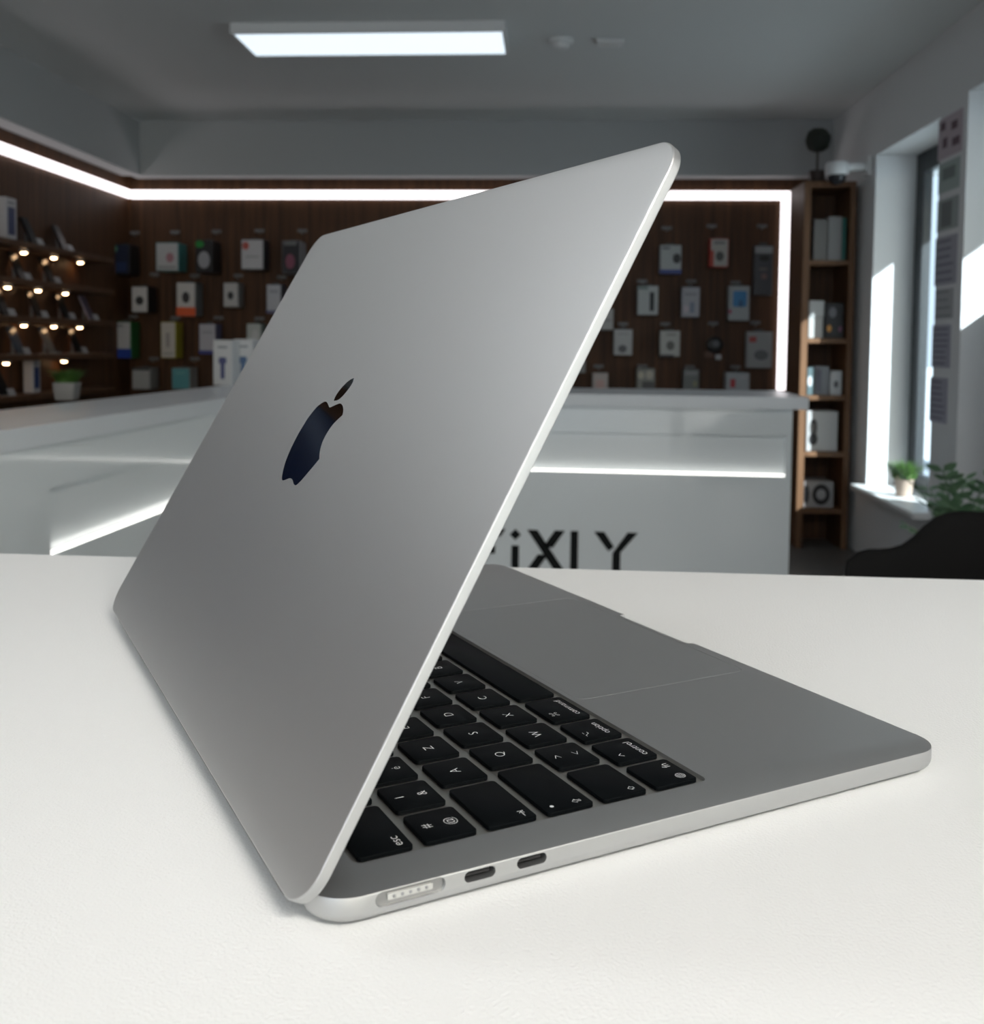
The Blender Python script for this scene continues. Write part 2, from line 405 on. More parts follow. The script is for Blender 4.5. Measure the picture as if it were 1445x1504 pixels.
BLUE, RED, ORG, GRN, YEL, TEAL = (.015,.05,.32), (.42,.03,.02), (.62,.10,.03), (.015,.12,.03), (.30,.26,.02), (.06,.22,.22)
DK = (.03,.032,.035)
PK = [
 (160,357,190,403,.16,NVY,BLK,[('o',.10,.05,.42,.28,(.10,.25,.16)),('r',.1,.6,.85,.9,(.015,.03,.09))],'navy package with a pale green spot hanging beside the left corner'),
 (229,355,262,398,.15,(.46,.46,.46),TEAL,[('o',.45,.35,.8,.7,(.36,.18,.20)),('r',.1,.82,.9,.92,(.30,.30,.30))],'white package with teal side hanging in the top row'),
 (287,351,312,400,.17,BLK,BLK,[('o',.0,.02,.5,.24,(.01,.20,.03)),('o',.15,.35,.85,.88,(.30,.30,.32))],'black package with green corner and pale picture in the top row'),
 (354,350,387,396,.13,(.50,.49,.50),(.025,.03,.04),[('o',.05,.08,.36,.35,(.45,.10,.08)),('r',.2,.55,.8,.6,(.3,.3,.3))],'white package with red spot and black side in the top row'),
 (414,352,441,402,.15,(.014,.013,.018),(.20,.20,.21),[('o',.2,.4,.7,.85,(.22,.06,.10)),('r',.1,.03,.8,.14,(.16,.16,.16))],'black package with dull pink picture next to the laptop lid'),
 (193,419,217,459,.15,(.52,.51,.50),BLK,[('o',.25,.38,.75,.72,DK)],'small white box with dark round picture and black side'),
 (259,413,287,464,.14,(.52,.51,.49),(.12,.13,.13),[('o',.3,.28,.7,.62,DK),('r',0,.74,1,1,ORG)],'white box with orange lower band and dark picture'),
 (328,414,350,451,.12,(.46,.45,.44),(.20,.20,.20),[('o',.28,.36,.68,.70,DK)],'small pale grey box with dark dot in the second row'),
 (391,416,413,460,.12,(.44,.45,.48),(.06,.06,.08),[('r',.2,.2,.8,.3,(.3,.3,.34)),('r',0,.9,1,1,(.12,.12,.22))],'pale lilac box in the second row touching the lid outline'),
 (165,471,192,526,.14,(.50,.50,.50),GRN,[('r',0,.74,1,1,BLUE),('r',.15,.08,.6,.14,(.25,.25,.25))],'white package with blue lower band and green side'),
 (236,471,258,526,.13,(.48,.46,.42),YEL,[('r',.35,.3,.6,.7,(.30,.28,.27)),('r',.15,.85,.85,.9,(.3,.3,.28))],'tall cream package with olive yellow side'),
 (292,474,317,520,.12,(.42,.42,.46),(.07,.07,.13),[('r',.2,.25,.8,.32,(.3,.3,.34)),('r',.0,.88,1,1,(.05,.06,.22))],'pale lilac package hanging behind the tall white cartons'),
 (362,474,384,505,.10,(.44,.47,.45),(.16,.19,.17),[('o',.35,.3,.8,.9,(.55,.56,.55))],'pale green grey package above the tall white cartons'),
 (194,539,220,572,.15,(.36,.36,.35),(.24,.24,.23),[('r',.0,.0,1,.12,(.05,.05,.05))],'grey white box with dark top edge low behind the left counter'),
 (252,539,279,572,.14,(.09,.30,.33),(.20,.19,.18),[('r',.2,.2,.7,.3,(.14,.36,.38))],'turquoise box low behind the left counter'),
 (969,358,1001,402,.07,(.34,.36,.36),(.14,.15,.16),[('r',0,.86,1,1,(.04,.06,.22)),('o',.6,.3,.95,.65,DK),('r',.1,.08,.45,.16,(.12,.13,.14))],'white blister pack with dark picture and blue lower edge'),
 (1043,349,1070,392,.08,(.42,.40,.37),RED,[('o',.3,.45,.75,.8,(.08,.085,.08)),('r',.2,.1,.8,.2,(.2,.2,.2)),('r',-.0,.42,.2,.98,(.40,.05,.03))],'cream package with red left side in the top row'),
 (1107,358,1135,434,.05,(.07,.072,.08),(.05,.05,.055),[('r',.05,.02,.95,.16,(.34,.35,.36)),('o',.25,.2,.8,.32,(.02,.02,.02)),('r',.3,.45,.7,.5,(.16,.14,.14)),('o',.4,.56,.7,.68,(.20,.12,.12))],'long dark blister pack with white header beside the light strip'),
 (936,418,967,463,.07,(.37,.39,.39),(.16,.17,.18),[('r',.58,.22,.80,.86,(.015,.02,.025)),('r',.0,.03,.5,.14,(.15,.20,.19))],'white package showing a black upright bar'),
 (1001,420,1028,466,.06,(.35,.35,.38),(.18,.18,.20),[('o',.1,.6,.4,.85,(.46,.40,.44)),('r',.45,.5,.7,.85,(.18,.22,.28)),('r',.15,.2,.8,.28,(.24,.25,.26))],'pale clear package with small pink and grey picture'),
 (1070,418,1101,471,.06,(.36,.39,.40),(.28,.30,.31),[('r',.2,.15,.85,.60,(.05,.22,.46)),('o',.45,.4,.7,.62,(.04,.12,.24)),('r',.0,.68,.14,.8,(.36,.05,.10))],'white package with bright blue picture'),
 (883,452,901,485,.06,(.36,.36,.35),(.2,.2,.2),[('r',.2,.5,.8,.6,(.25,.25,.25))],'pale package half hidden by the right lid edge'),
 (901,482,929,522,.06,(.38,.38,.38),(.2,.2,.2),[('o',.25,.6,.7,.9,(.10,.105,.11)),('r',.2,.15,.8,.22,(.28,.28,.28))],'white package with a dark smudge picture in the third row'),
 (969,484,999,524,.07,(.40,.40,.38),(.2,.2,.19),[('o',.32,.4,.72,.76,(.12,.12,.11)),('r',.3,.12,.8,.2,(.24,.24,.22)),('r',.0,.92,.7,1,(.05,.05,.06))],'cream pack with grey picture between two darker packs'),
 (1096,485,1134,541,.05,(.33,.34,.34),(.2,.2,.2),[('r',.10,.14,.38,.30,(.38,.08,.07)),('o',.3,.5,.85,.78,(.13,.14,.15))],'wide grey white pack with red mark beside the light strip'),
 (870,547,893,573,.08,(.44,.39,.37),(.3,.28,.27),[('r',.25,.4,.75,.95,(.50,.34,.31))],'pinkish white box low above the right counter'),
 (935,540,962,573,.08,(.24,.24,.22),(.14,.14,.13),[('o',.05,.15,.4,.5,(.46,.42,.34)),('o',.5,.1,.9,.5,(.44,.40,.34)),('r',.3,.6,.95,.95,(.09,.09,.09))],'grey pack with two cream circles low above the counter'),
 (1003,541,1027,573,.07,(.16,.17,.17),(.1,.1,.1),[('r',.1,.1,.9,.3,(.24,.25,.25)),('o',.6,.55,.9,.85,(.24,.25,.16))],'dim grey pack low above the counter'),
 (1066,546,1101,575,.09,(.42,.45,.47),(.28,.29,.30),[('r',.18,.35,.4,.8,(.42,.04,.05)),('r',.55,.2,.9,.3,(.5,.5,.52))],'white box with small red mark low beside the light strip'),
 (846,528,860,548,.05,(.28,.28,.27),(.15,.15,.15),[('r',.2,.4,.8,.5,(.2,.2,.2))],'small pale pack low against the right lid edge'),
]
for a in PK: package(*a)
# round gadget on its card
u, z = FB.hit(1050, 520, .06)
o = fthing(FB, 'hanging_gadget', 'round black gadget with a small white plug hanging beside the red marked pack', 'gadget', u, .02, z, 'packages hanging on the wood wall')
b = bmesh.new(); lathe(b, (0,0,0), [(.046,0),(.050,.008),(.050,.028),(.040,.036),(.02,.038),(0,.038)]); finish(b, 'disc', M_blackplastic, o, 40, Matrix.Translation((0,0,.055)) @ Matrix.Rotation(R(-90), 4, 'X'))
b = bmesh.new(); box(b, .005, .04, .012, .034, -.035, -.002, None, 0, .004); finish(b, 'plug', cmat((.42,.42,.43)), o)
b = bmesh.new(); box(b, -.055, .0, .002, .005, -.02, .015); finish(b, 'card', cmat((.13,.06,.04)), o)
b = bmesh.new(); prism(b, [(.022*math.cos(i*.3491), .022*math.sin(i*.3491)) for i in range(18)], 0, .002, Matrix(((1,0,0,.002),(0,0,1,.0585),(0,1,0,.062),(0,0,0,1)))); finish(b, 'face', cmat((.09,.10,.11)), o)

# ------------------------------------------------------------------ left wall: ledges, spot lamps, phones
LD = .13
def zl_at(px, py, d=LD): return FL.hit(px, py, d)[1]
ledge_y = [363, 415, 467, 520, 576]
ledge_z = [zl_at(80, y) for y in ledge_y]
u_end = FL.hit(166, 380, LD)[0]
for i, z in enumerate(ledge_z):
    b = bmesh.new(); fbox(b, FL, max(.03, u_end-.02), 2.72, .001, LD, z-.028, z, 0, .003)
    lab = ['topmost walnut ledge on the left wall carrying a white phone box', 'second walnut ledge from the top on the left wall', 'middle walnut ledge of the left wall below the lit spots',
           'walnut ledge next to lowest on the left wall', 'lowest walnut ledge on the left wall just above the counter'][i]
    tag(finish(b, 'wall_ledge', M_ledge), lab, 'wall shelf', 'walnut ledges on the left wall')
def lamp(px, py, row, label):
    u = FL.hit(px, py, .05)[0]; z = ledge_z[row] - .028
    o = fthing(FL, 'spot_lamp', label, 'spot lamp', u, .05, z - .0005, 'spot lamps under the ledges')
    b = bmesh.new(); lathe(b, (0,0,0), [(.021,0),(.022,-.012),(.018,-.013)], 20); finish(b, 'housing', M_whiteplastic, o, 30)
    b = bmesh.new(); lathe(b, (0,0,0), [(.0135,-.0132),(.0135,-.016),(.008,-.019),(0,-.0195)], 20); finish(b, 'lens', M_spot, o, 30)
LROW = [(0,((-8,360,'a'),(35,368,'first of three'),(79,376,'second of three'),(118,384,'third of three'))),
        (1,((11,417,''),(56,424,''),(96,429,''))), (2,((35,475,''),(79,478,''),(117,480,''))), (3,((9,530,''),(94,531,'')))]
NAMES = ['topmost ledge', 'second ledge', 'middle ledge', 'ledge next to lowest']
ORD = {0:['outermost','left','middle','right'], 1:['left','middle','right'], 2:['left','middle','right'], 3:['left','right']}
for row, ls in LROW:
    for k, (px, py, _) in enumerate(ls):
        if px < 0: continue
        lamp(px, py, row, 'warm spot lamp under the %s, %s one in view' % (NAMES[row], ORD[row][k]))
_pm = {}
def phone_mat(c):
    if c not in _pm: _pm[c] = mat('phone_%02d' % len(_pm), c, .28, 0, .12)
    return _pm[c]
def phone(px, row, label, body=(.012,.012,.014), card=True, lean=24, h=.145, w=.07, screen_col=None, turn=0.):
    u = FL.hit(px, ledge_y[row]-12, .07)[0]; z = ledge_z[row]
    o = fthing(FL, 'display_phone', label, 'phone', u, .03, z, 'phones on the left wall')
    o.matrix_world = o.matrix_world @ Matrix.Rotation(R(turn), 4, 'Z')
    T = Matrix.Translation((0, .045, .004)) @ Matrix.Rotation(R(lean), 4, 'X')
    b = bmesh.new(); prism(b, rrect(-w/2, w/2, 0, h, .009, 4), -.004, .004, T @ Matrix(((1,0,0,0),(0,0,1,0),(0,1,0,0),(0,0,0,1)))); finish(b, 'body', phone_mat(body), o)
    b = bmesh.new(); prism(b, rrect(-w/2+.003, w/2-.003, .003, h-.003, .007, 4), .0043, .005, T @ Matrix(((1,0,0,0),(0,0,1,0),(0,1,0,0),(0,0,0,1)))); finish(b, 'screen', phone_mat(screen_col or (.004,.005,.006)), o)  # screen in its own flat colour, no emission
    b = bmesh.new(); box(b, -.03, .03, -.012, .075, .0005, .0035); box(b, -.012, .012, .0, .004, .0035, .06); box(b, -.03, .03, .071, .075, .0035, .010); finish(b, 'stand', cmat((.25,.25,.26), .2), o)
    if card:
        b = bmesh.new(); box(b, -.03, .03, 0, .002, 0, .036, Matrix.Translation((0,.078,.0005)) @ Matrix.Rotation(R(25), 4, 'X')); finish(b, 'price_card', cmat((.36,.36,.37)), o)
phone(50, 0, 'black phone on the topmost ledge beside the white phone box')
phone(95, 0, 'black phone at the right end of the topmost ledge')
phone(32, 1, 'black phone under the left lit spot of the topmost ledge')
phone(76, 1, 'black phone under the middle lit spot of the topmost ledge')
phone(8, 2, 'black phone at the picture edge on the middle ledge')
phone(57, 2, 'black phone in the centre of the middle ledge')
phone(98, 2, 'black phone right of centre on the middle ledge')
phone(133, 2, 'silvery lilac phone at the right end of the middle ledge', (.30,.27,.32), True, 24, .145, .07, (.10,.08,.12))
phone(30, 3, 'blue grey phone on the ledge next to lowest', (.06,.08,.11), True, 24, .145, .07, (.05,.07,.10))
phone(76, 3, 'grey phone in the middle of the ledge next to lowest', (.17,.16,.16), False, 24, .145, .07, (.12,.115,.11))
phone(116, 3, 'black phone with a price card at the end of the ledge next to lowest')
phone(7, 4, 'black phone on the lowest ledge at the picture edge')
def phone_box(px, row, label, panel, w=.085, h=.165, dp=.05):
    u = FL.hit(px, ledge_y[row]-20, .07)[0]
    o = fthing(FL, 'phone_box', label, 'phone box', u, .03, ledge_z[row] + .0005, 'phone boxes on the left wall')
    b = bmesh.new(); box(b, -w/2, w/2, 0, dp, 0, h, None, 0, .003); finish(b, 'carton', cmat((.46,.45,.46)), o)
    b = bmesh.new(); prism(b, rrect(-w*.32, w*.32, h*.13, h*.78, .006, 3), dp+.0003, dp+.001, Matrix(((1,0,0,0),(0,0,1,0),(0,1,0,0),(0,0,0,1)))); finish(b, 'printed_picture', cmat(panel), o)
    b = bmesh.new(); box(b, -w*.3, w*.3, dp+.0003, dp+.001, h*.86, h*.90); finish(b, 'printed_line', cmat((.12,.12,.14)), o)
phone_box(14, 0, 'white phone box with dark blue picture standing on the topmost ledge', (.03,.045,.12), .10, .20)
phone_box(51, 4, 'white phone box with deep blue picture beside the grassy pot', (.015,.04,.14), .075, .165)

# ------------------------------------------------------------------ counter
CX, CY = -1.24, 4.04                       # front edges of the slab
SLZ, SLT = .890, .047
XR = .835
DEPR, DEPL = .58, .36
YN = 0.9                                   # near end of the side counter
bm = bmesh.new()
prism(bm, [(CX-DEPL, YN), (CX, YN), (CX, CY), (XR, CY), (XR, CY+DEPR), (CX-DEPL, CY+DEPR)], SLZ-SLT, SLZ)
bmesh.ops.bevel(bm, geom=[e for e in bm.edges if len(e.link_faces) == 2 and e.calc_face_angle(0) > .5], offset=.004, segments=2, affect='EDGES')
tag(finish(bm, 'countertop', M_slab), 'white L shaped slab on top of the shop counter', 'countertop')
INS = .05                                  # slab overhang
NZ0, NZ1, ND = .575, .735, .030            # niche heights, depth
FC = Frame(Vector((CX+INS, CY+INS, 0)), Vector((1,0,0)), Vector((0,-1,0)))
def counter_run(F, L, dep, label, u_start, NE=None):
    o = fthing(F, 'counter_cabinet', label, 'counter', 0, 0, 0, 'glossy counter cabinets')
    zt = SLZ - SLT - .0005
    b = bmesh.new()
    box(b, u_start, L, -dep, 0, .08, NZ0); box(b, u_start, L, -dep, 0, NZ1, zt)
    box(b, u_start, L, -dep, -ND, NZ0, NZ1); box(b, NE or L-.022, L, -ND, 0, NZ0, NZ1)
    finish(b, 'body', M_gloss, o)
    b = bmesh.new(); box(b, u_start, L-.01, -dep, -.04, 0, .08); finish(b, 'plinth', M_darkframe, o)
    b = bmesh.new(); box(b, u_start + .002, (NE or L-.022)-.002, -.011, -.002, NZ0+.0005, NZ0+.009, None, 0, .002); finish(b, 'light_strip', M_niche, o)
    return o
runR = counter_run(FC, XR-INS-(CX+INS), .45, 'glossy white counter front with black lettering facing the camera', -.071)
FCL = Frame(Vector((CX-.022, CY+INS, 0)), Vector((0,-1,0)), Vector((1,0,0)))
runL = counter_run(FCL, CY+INS-1.2, .24, 'glossy white side counter running along the left, reflecting the other front', .0, CY+INS-2.27)
# letters FiXLY
cap_z = FC.hit(850, 780)[1]; LH = .192; zl0 = cap_z - LH
def U(px): return FC.hit(px, 815)[0]
sw = U(848.5) - U(837.5)
def letter(nm, strokes, polys=()):
    b = bmesh.new(); MM = Matrix(((1,0,0,0),(0,0,1,0),(0,1,0,0),(0,0,0,1)))
    for pts in polys: prism(b, pts, .0003, .006, MM)
    finish(b, 'letter', M_letter, runR)
def rect(a, b_, z0, z1): return [(a, z0), (b_, z0), (b_, z1), (a, z1)]
T_, B_ = cap_z, zl0; Hh = LH
uF = U(699)
letter('F', (), [rect(uF, uF+sw, B_, T_), [(uF+sw*1.35, T_-sw), (U(735), T_-sw), (U(742), T_), (uF+sw*1.35, T_)], rect(uF+sw*1.35, U(727), T_-sw*3.35, T_-sw*2.35)])
ui = U(756.5)
letter('i', (), [rect(ui-sw*.5, ui+sw*.5, B_, T_-sw*2.2), [(ui-sw*.75, T_-sw*.7), (ui, T_-sw*1.45), (ui+sw*.75, T_-sw*.7), (ui, T_+sw*.05)]])
xa, xb = U(774), U(829)
kx = sw*1.35
dx = (xb-xa-kx)
def lerp(a, c, k): return a + (c-a)*k
def diag(xt, xbm, k0, k1, w):
    zt_, zb_ = lerp(T_, B_, k0), lerp(T_, B_, k1); xt0, xb0 = lerp(xt, xbm, k0), lerp(xt, xbm, k1)
    return [(xb0, zb_), (xb0+w, zb_), (xt0+w, zt_), (xt0, zt_)]
letter('X', (), [diag(xa, xb-kx+.02, 0, 1, kx), diag(xb-kx, xa-.02, 0, .36, kx), diag(xb-kx, xa-.02, .52, 1, kx)])
uL = U(837.5)
letter('L', (), [rect(uL, uL+sw, B_, T_), rect(uL+sw*1.3, U(872), B_, B_+sw)])
ya, yb = U(872), U(936); ym = (ya+yb)/2 + .004
letter('Y', (), [[(ym-sw*.55, B_), (ym+sw*.5, B_), (ym+sw*.5, T_-Hh*.42), (yb, T_), (yb-kx, T_), (ym-sw*.55, T_-Hh*.44)], [(ya, T_), (ya+kx, T_), (ym-sw*.35, T_-Hh*.31), (ym-sw*1.1, T_-Hh*.40)]])

# cartons standing on the counter
def carton(px0, px1, py0, py1, label, fig):
    q0 = onz(px0, py1, SLZ); 
    d = (q0 - CP).length
    q1 = CP + ray(px1, py1)*((q0.y)/ray(px1, py1).y)
    w = q1.x - q0.x; h = (py1-py0)/FPX*q0.y*1.0
    o = thing('product_carton', label, 'carton', ((q0.x+q1.x)/2, q0.y, SLZ+.0005), 0, 'white cartons on the counter')
    b = bmesh.new(); box(b, -w/2, w/2, 0, .10, 0, h, None, 0, .003); finish(b, 'carton', cmat((.62,.63,.63)), o)
    MM = Matrix(((1,0,0,0),(0,0,-1,0),(0,1,0,0),(0,0,0,1)))
    b = bmesh.new(); prism(b, rrect(-w*.11, w*.11, h*.14, h*.50, w*.08, 4), .0004, .0016, MM); prism(b, rrect(-w*.2, w*.2, h*.47, h*.62, w*.1, 4), .0004, .0022, MM); finish(b, 'printed_picture', cmat(fig), o)
    b = bmesh.new(); box(b, -w*.25, w*.25, -.0014, -.0004, h*.82, h*.86); finish(b, 'printed_line', cmat((.22,.24,.28)), o)
carton(313, 341, 497, 566, 'tall white carton with violet figure on the counter, left of a pair', (.09,.10,.22))
carton(343, 371, 496, 565, 'tall white carton with blue figure on the counter beside the lid', (.08,.14,.26))
# pot with grass on the side counter
q = onz(90, 588, SLZ)
dq = q.y; pr = 17/FPX*dq*1.03
o = thing('potted_grass', 'pale square pot of green grass on the left counter', 'plant', (q.x, q.y + pr, SLZ + .0005), R(8))
ph = 27/FPX*dq
b = bmesh.new(); loft(b, [[Vector((x, y, z)) for x, y in rrect(-r_, r_, -r_, r_, r_*.25, 4)] for r_, z in ((pr*.80,0),(pr*.85,ph*.1),(pr,ph),(pr*.9,ph),(pr*.88,ph*.85))]); finish(b, 'pot', M_stonepot, o, 40)
b = bmesh.new(); loft(b, [[Vector((x, y, z)) for x, y in rrect(-pr*.85, pr*.85, -pr*.85, pr*.85, pr*.2, 4)] for z in (ph*.86, ph*.9)]); finish(b, 'soil', M_soil, o)
def tuft(bm, n, r, h, lean, w, z0, rnd):
    for i in range(n):
        a = rnd.uniform(0, 6.283); rr = r*math.sqrt(rnd.random()); hh = h*rnd.uniform(.55, 1.0)
        p = Vector((rr*math.cos(a), rr*math.sin(a), z0)); dr = Vector((math.cos(a), math.sin(a), 0))*lean*rnd.uniform(.2, 1)*h*(rr/r)
        s = Vector((-math.sin(a+rnd.uniform(-1, 1)), math.cos(a), 0))*w/2
        prev = None
        for k in range(4):
            f = k/3; c = p + dr*f*f + Vector((0, 0, hh*f*(1-.18*f))); ww = s*(1-f*.95)
            cur = (bm.verts.new(c-ww), bm.verts.new(c+ww))
            if prev: bm.faces.new((prev[0], prev[1], cur[1], cur[0]))
            prev = cur
rnd = random.Random(3)
b = bmesh.new(); tuft(b, 420, pr*.85, 30/FPX*dq, .9, .006, ph*.88, rnd); g_ = finish(b, 'grass', M_grass, o, recalc=False); g_['kind'] = 'stuff'

# ------------------------------------------------------------------ tall shelf unit
SD = .74; SBK = .43
us0, us1 = FB.hit(1173, 600, SD)[0], FB.hit(1249, 600, SD)[0]; zt = FB.hit(1210, 266, SD)[1]
o = fthing(FB, 'tall_shelf', 'tall narrow oak shelf unit between counter and right window', 'shelf', us0, SBK, 0)
sw_ = us1-us0
b = bmesh.new(); box(b, 0, .036, 0, SD-SBK, 0, zt, None, 0, .002); finish(b, 'side_panel', M_oak, o)
b = bmesh.new(); box(b, sw_-.03, sw_, 0, SD-SBK, 0, zt, None, 0, .002); finish(b, 'side_panel', M_oak, o)
b = bmesh.new(); box(b, .0365, sw_-.03, 0, .012, .0, zt-.03); finish(b, 'back_panel', M_wood, o)
b = bmesh.new(); box(b, .0365, sw_-.0305, .0005, SD-SBK, zt-.03, zt, None, 0, .002); finish(b, 'top_panel', M_oak, o)
SZ = []
for y in (382, 497, 581, 664, 748, 846):
    z = FB.hit(1215, y, SD)[1]; SZ.append(z)
    b = bmesh.new(); box(b, .0365, sw_-.0305, .0125, SD-SBK-.005, z-.026, z, None, 0, .002); finish(b, 'shelf_board', M_oak, o)
def shelfthing(px0, px1, py0, row, depth, name, label, cat, d_front=SD-.03):
    ua, ub = FB.hit(px0, 500, d_front)[0], FB.hit(px1, 500, d_front)[0]
    z = SZ[row]; h = FB.hit((px0+px1)/2, py0, d_front)[1] - z
    o = fthing(FB, name, label, cat, (ua+ub)/2, d_front-depth, z + .0006, 'goods in the tall shelf')
    return o, ub-ua, h
def goods(px0, px1, py0, row, depth, col, label, prints=(), name='goods_box', cat='box', df=SD-.03):
    o, w, h = shelfthing(px0, px1, py0, row, depth, name, label, cat, df)
    b = bmesh.new(); box(b, -w/2, w/2, 0, depth, 0, h, None, 0, .003); finish(b, 'carton', cmat(col), o)
    for kind, fx0, fy0, fx1, fy1, c in prints:
        b = bmesh.new(); xa, xb = -w/2+fx0*w, -w/2+fx1*w; z0, z1 = h*(1-fy1), h*(1-fy0)
        MM = Matrix(((1,0,0,0),(0,0,1,depth),(0,1,0,0),(0,0,0,1)))
        if kind == 'r': prism(b, rrect(xa, xb, z0, z1, min(xb-xa, z1-z0)*.15, 3), .0003, .0015, MM)
        else: prism(b, [((xa+xb)/2+(xb-xa)/2*math.cos(i*math.pi/9), (z0+z1)/2+(z1-z0)/2*math.sin(i*math.pi/9)) for i in range(18)], .0003, .0018, MM)
        finish(b, 'printed_picture', cmat(c), o)
    return o
goods(1191, 1211, 322, 0, .16, (.16,.155,.15), 'dim grey box on the upper shelf board, left of two')
goods(1212, 1232, 318, 0, .18, (.24,.24,.24), 'lighter grey box on the upper shelf board')
goods(1233, 1238, 320, 0, .18, (.02,.13,.11), 'thin dark green box on the upper shelf board')
goods(1187, 1208, 466, 1, .15, (.40,.40,.39), 'white box under a smaller one on the second shelf board')
o2 = goods(1187, 1209, 441, 1, .13, (.42,.43,.43), 'white box on top of its twin on the second shelf board'); 
b_ = FB.hit(1196, 464.5, SD-.03)[1]
# lift the upper one on to the lower one
h_low = FB.hit(1196, 466, SD-.03)[1] - SZ[1]
o2.matrix_world = Matrix.Translation((0, 0, h_low + .002)) @ o2.matrix_world
for ch in o2.children: ch.scale.z = (FB.hit(1196, 441, SD-.03)[1] - SZ[1] - h_low - .004) / (FB.hit(1196, 441, SD-.03)[1] - SZ[1])
goods(1211, 1238, 445, 1, .15, (.014,.015,.018), 'black box with orange and violet dots on the second shelf board', [('o',.1,.62,.35,.82,(.55,.25,.04)),('o',.72,.66,.92,.82,(.20,.08,.14)),('o',.2,.12,.6,.42,(.14,.14,.16))])
goods(1187, 1197, 540, 2, .12, (.08,.12,.13), 'dark teal box with white spot on the middle shelf board', [('o',.05,.3,.75,.7,(.5,.52,.54))])
goods(1198, 1219, 538, 2, .14, (.18,.19,.21), 'grey box between two others on the middle shelf board', [('r',.1,.1,.5,.9,(.10,.10,.13))])
goods(1221, 1238, 545, 2, .12, (.48,.49,.50), 'small white box with dark dot on the middle shelf board', [('o',.3,.4,.7,.7,(.05,.05,.06))])
o = goods(1188, 1234, 604, 3, .2, (.40,.40,.40), 'white box picturing black headphones', [('o',.10,.2,.34,.62,(.02,.02,.02)),('o',.14,.28,.30,.58,(.30,.28,.27)),('o',.08,.55,.36,.85,(.015,.015,.017))])
o, w, h = shelfthing(1188, 1232, 708, 4, .2, 'goods_box', 'pale box with a black ring picture below the headphone box', 'box')
b = bmesh.new(); box(b, -w/2, w/2, 0, .18, 0, h, None, 0, .003); finish(b, 'carton', cmat((.33,.33,.34)), o)
MM = Matrix(((1,0,0,0),(0,0,1,.18),(0,1,0,h*.5),(0,0,0,1)))
b = bmesh.new(); prism(b, [(w*.08+w*.30*math.cos(i*.2618), h*.40*math.sin(i*.2618)) for i in range(24)], .0003, .002, MM); finish(b, 'printed_ring', cmat((.015,.015,.017)), o)
b = bmesh.new(); prism(b, [(w*.08+w*.16*math.cos(i*.2618), h*.20*math.sin(i*.2618)) for i in range(24)], .0021, .003, MM); finish(b, 'printed_dot', cmat((.36,.36,.38)), o)
b = bmesh.new(); prism(b, [(-w*.42+w*.10*math.cos(i*.2618), h*.35*math.sin(i*.2618)) for i in range(24)], .0003, .002, MM); finish(b, 'printed_dot', cmat((.015,.015,.017)), o)
goods(1187, 1222, 806, 5, .2, (.015,.10,.16), 'teal blue box with a black dot on the lowest visible shelf board', [('o',.55,.25,.92,.6,(.01,.012,.014))])
# topiary on the shelf
uT, _ = FB.hit(1200, 250, .6); rT = 19/FPX*5.4
o = fthing(FB, 'topiary', 'dark ball topiary in a brown pot on the tall shelf', 'plant', uT, .6, zt+.0005)
zc_ = FB.hit(1200, 206, .6)[1] - zt
b = bmesh.new(); lathe(b, (0,0,0), [(.034,0),(.046,.075),(.040,.075),(.038,.065)]); finish(b, 'pot', cmat((.03,.015,.01)), o, 40)
b = bmesh.new(); cyl(b, (0,0,.064), (0,0,zc_), .007, .006, 10); finish(b, 'stem', cmat((.03,.02,.012)), o, 40)
b = bmesh.new(); bmesh.ops.create_icosphere(b, subdivisions=3, radius=rT)
for v in b.verts: v.co = v.co*(1+random.uniform(-.07, .05)) + Vector((0, 0, zc_))
finish(b, 'foliage', M_darkleaf, o)
# camera on a wall arm
uC, zC = FR.hit(1277, 245, 0)
o = fthing(FR, 'security_camera', 'white dome security camera on an arm beside the tall shelf', 'security camera', uC, .0, zC)
b = bmesh.new(); box(b, -.05, .05, .001, .022, -.05, .05, None, 0, .006); finish(b, 'wall_plate', M_whiteplastic, o)
b = bmesh.new(); cyl(b, (0,.02,0), (0,.15,.0), .024, .024, 16); finish(b, 'arm', M_whiteplastic, o, 40)
b = bmesh.new(); lathe(b, (0,.165,-.035), [(0,.06),(.05,.058),(.058,.045),(.06,0),(.055,-.008)]); finish(b, 'housing', M_whiteplastic, o, 40)
b = bmesh.new(); lathe(b, (0,.165,-.045), [(.048,.0),(.046,-.02),(.034,-.038),(.016,-.046),(0,-.048)]); finish(b, 'dome', cmat((.02,.02,.024), .1), o, 40)

# ------------------------------------------------------------------ notices on the pier, sill plant, floor plant, chair
def notice(px0, px1, py0, py1, paper, ink, label, lines, blocks=()):
    ua, ub = sorted((FR.hit(px0, 400)[0], FR.hit(px1, 400)[0])); pxm = (px0+px1)/2
    z0, z1 = FR.hit(pxm, py1)[1], FR.hit(pxm, py0)[1]
    o = fthing(FR, 'notice_sheet', label, 'notice', (ua+ub)/2, .0008, z0, 'paper notices on the pier')
    w, h = ub-ua, z1-z0
    b = bmesh.new(); box(b, -w/2, w/2, 0, .0012, 0, h); finish(b, 'paper', cmat(paper, .7), o)
    for i in range(lines):
        zz = h*(.9 - .8*i/max(1, lines-1)); ww = w*random.uniform(.28, .4)
        b = bmesh.new(); box(b, -w*.4, -w*.4+ww*2, .0013, .0017, zz-h*.018, zz+h*.018); finish(b, 'printed_line', cmat(ink, .7), o)
    for (a0, b0, a1, b1) in blocks:
        b = bmesh.new(); box(b, -w/2+a0*w, -w/2+a1*w, .0013, .0018, h*(1-b1), h*(1-b0)); finish(b, 'printed_block', cmat(ink, .7), o)
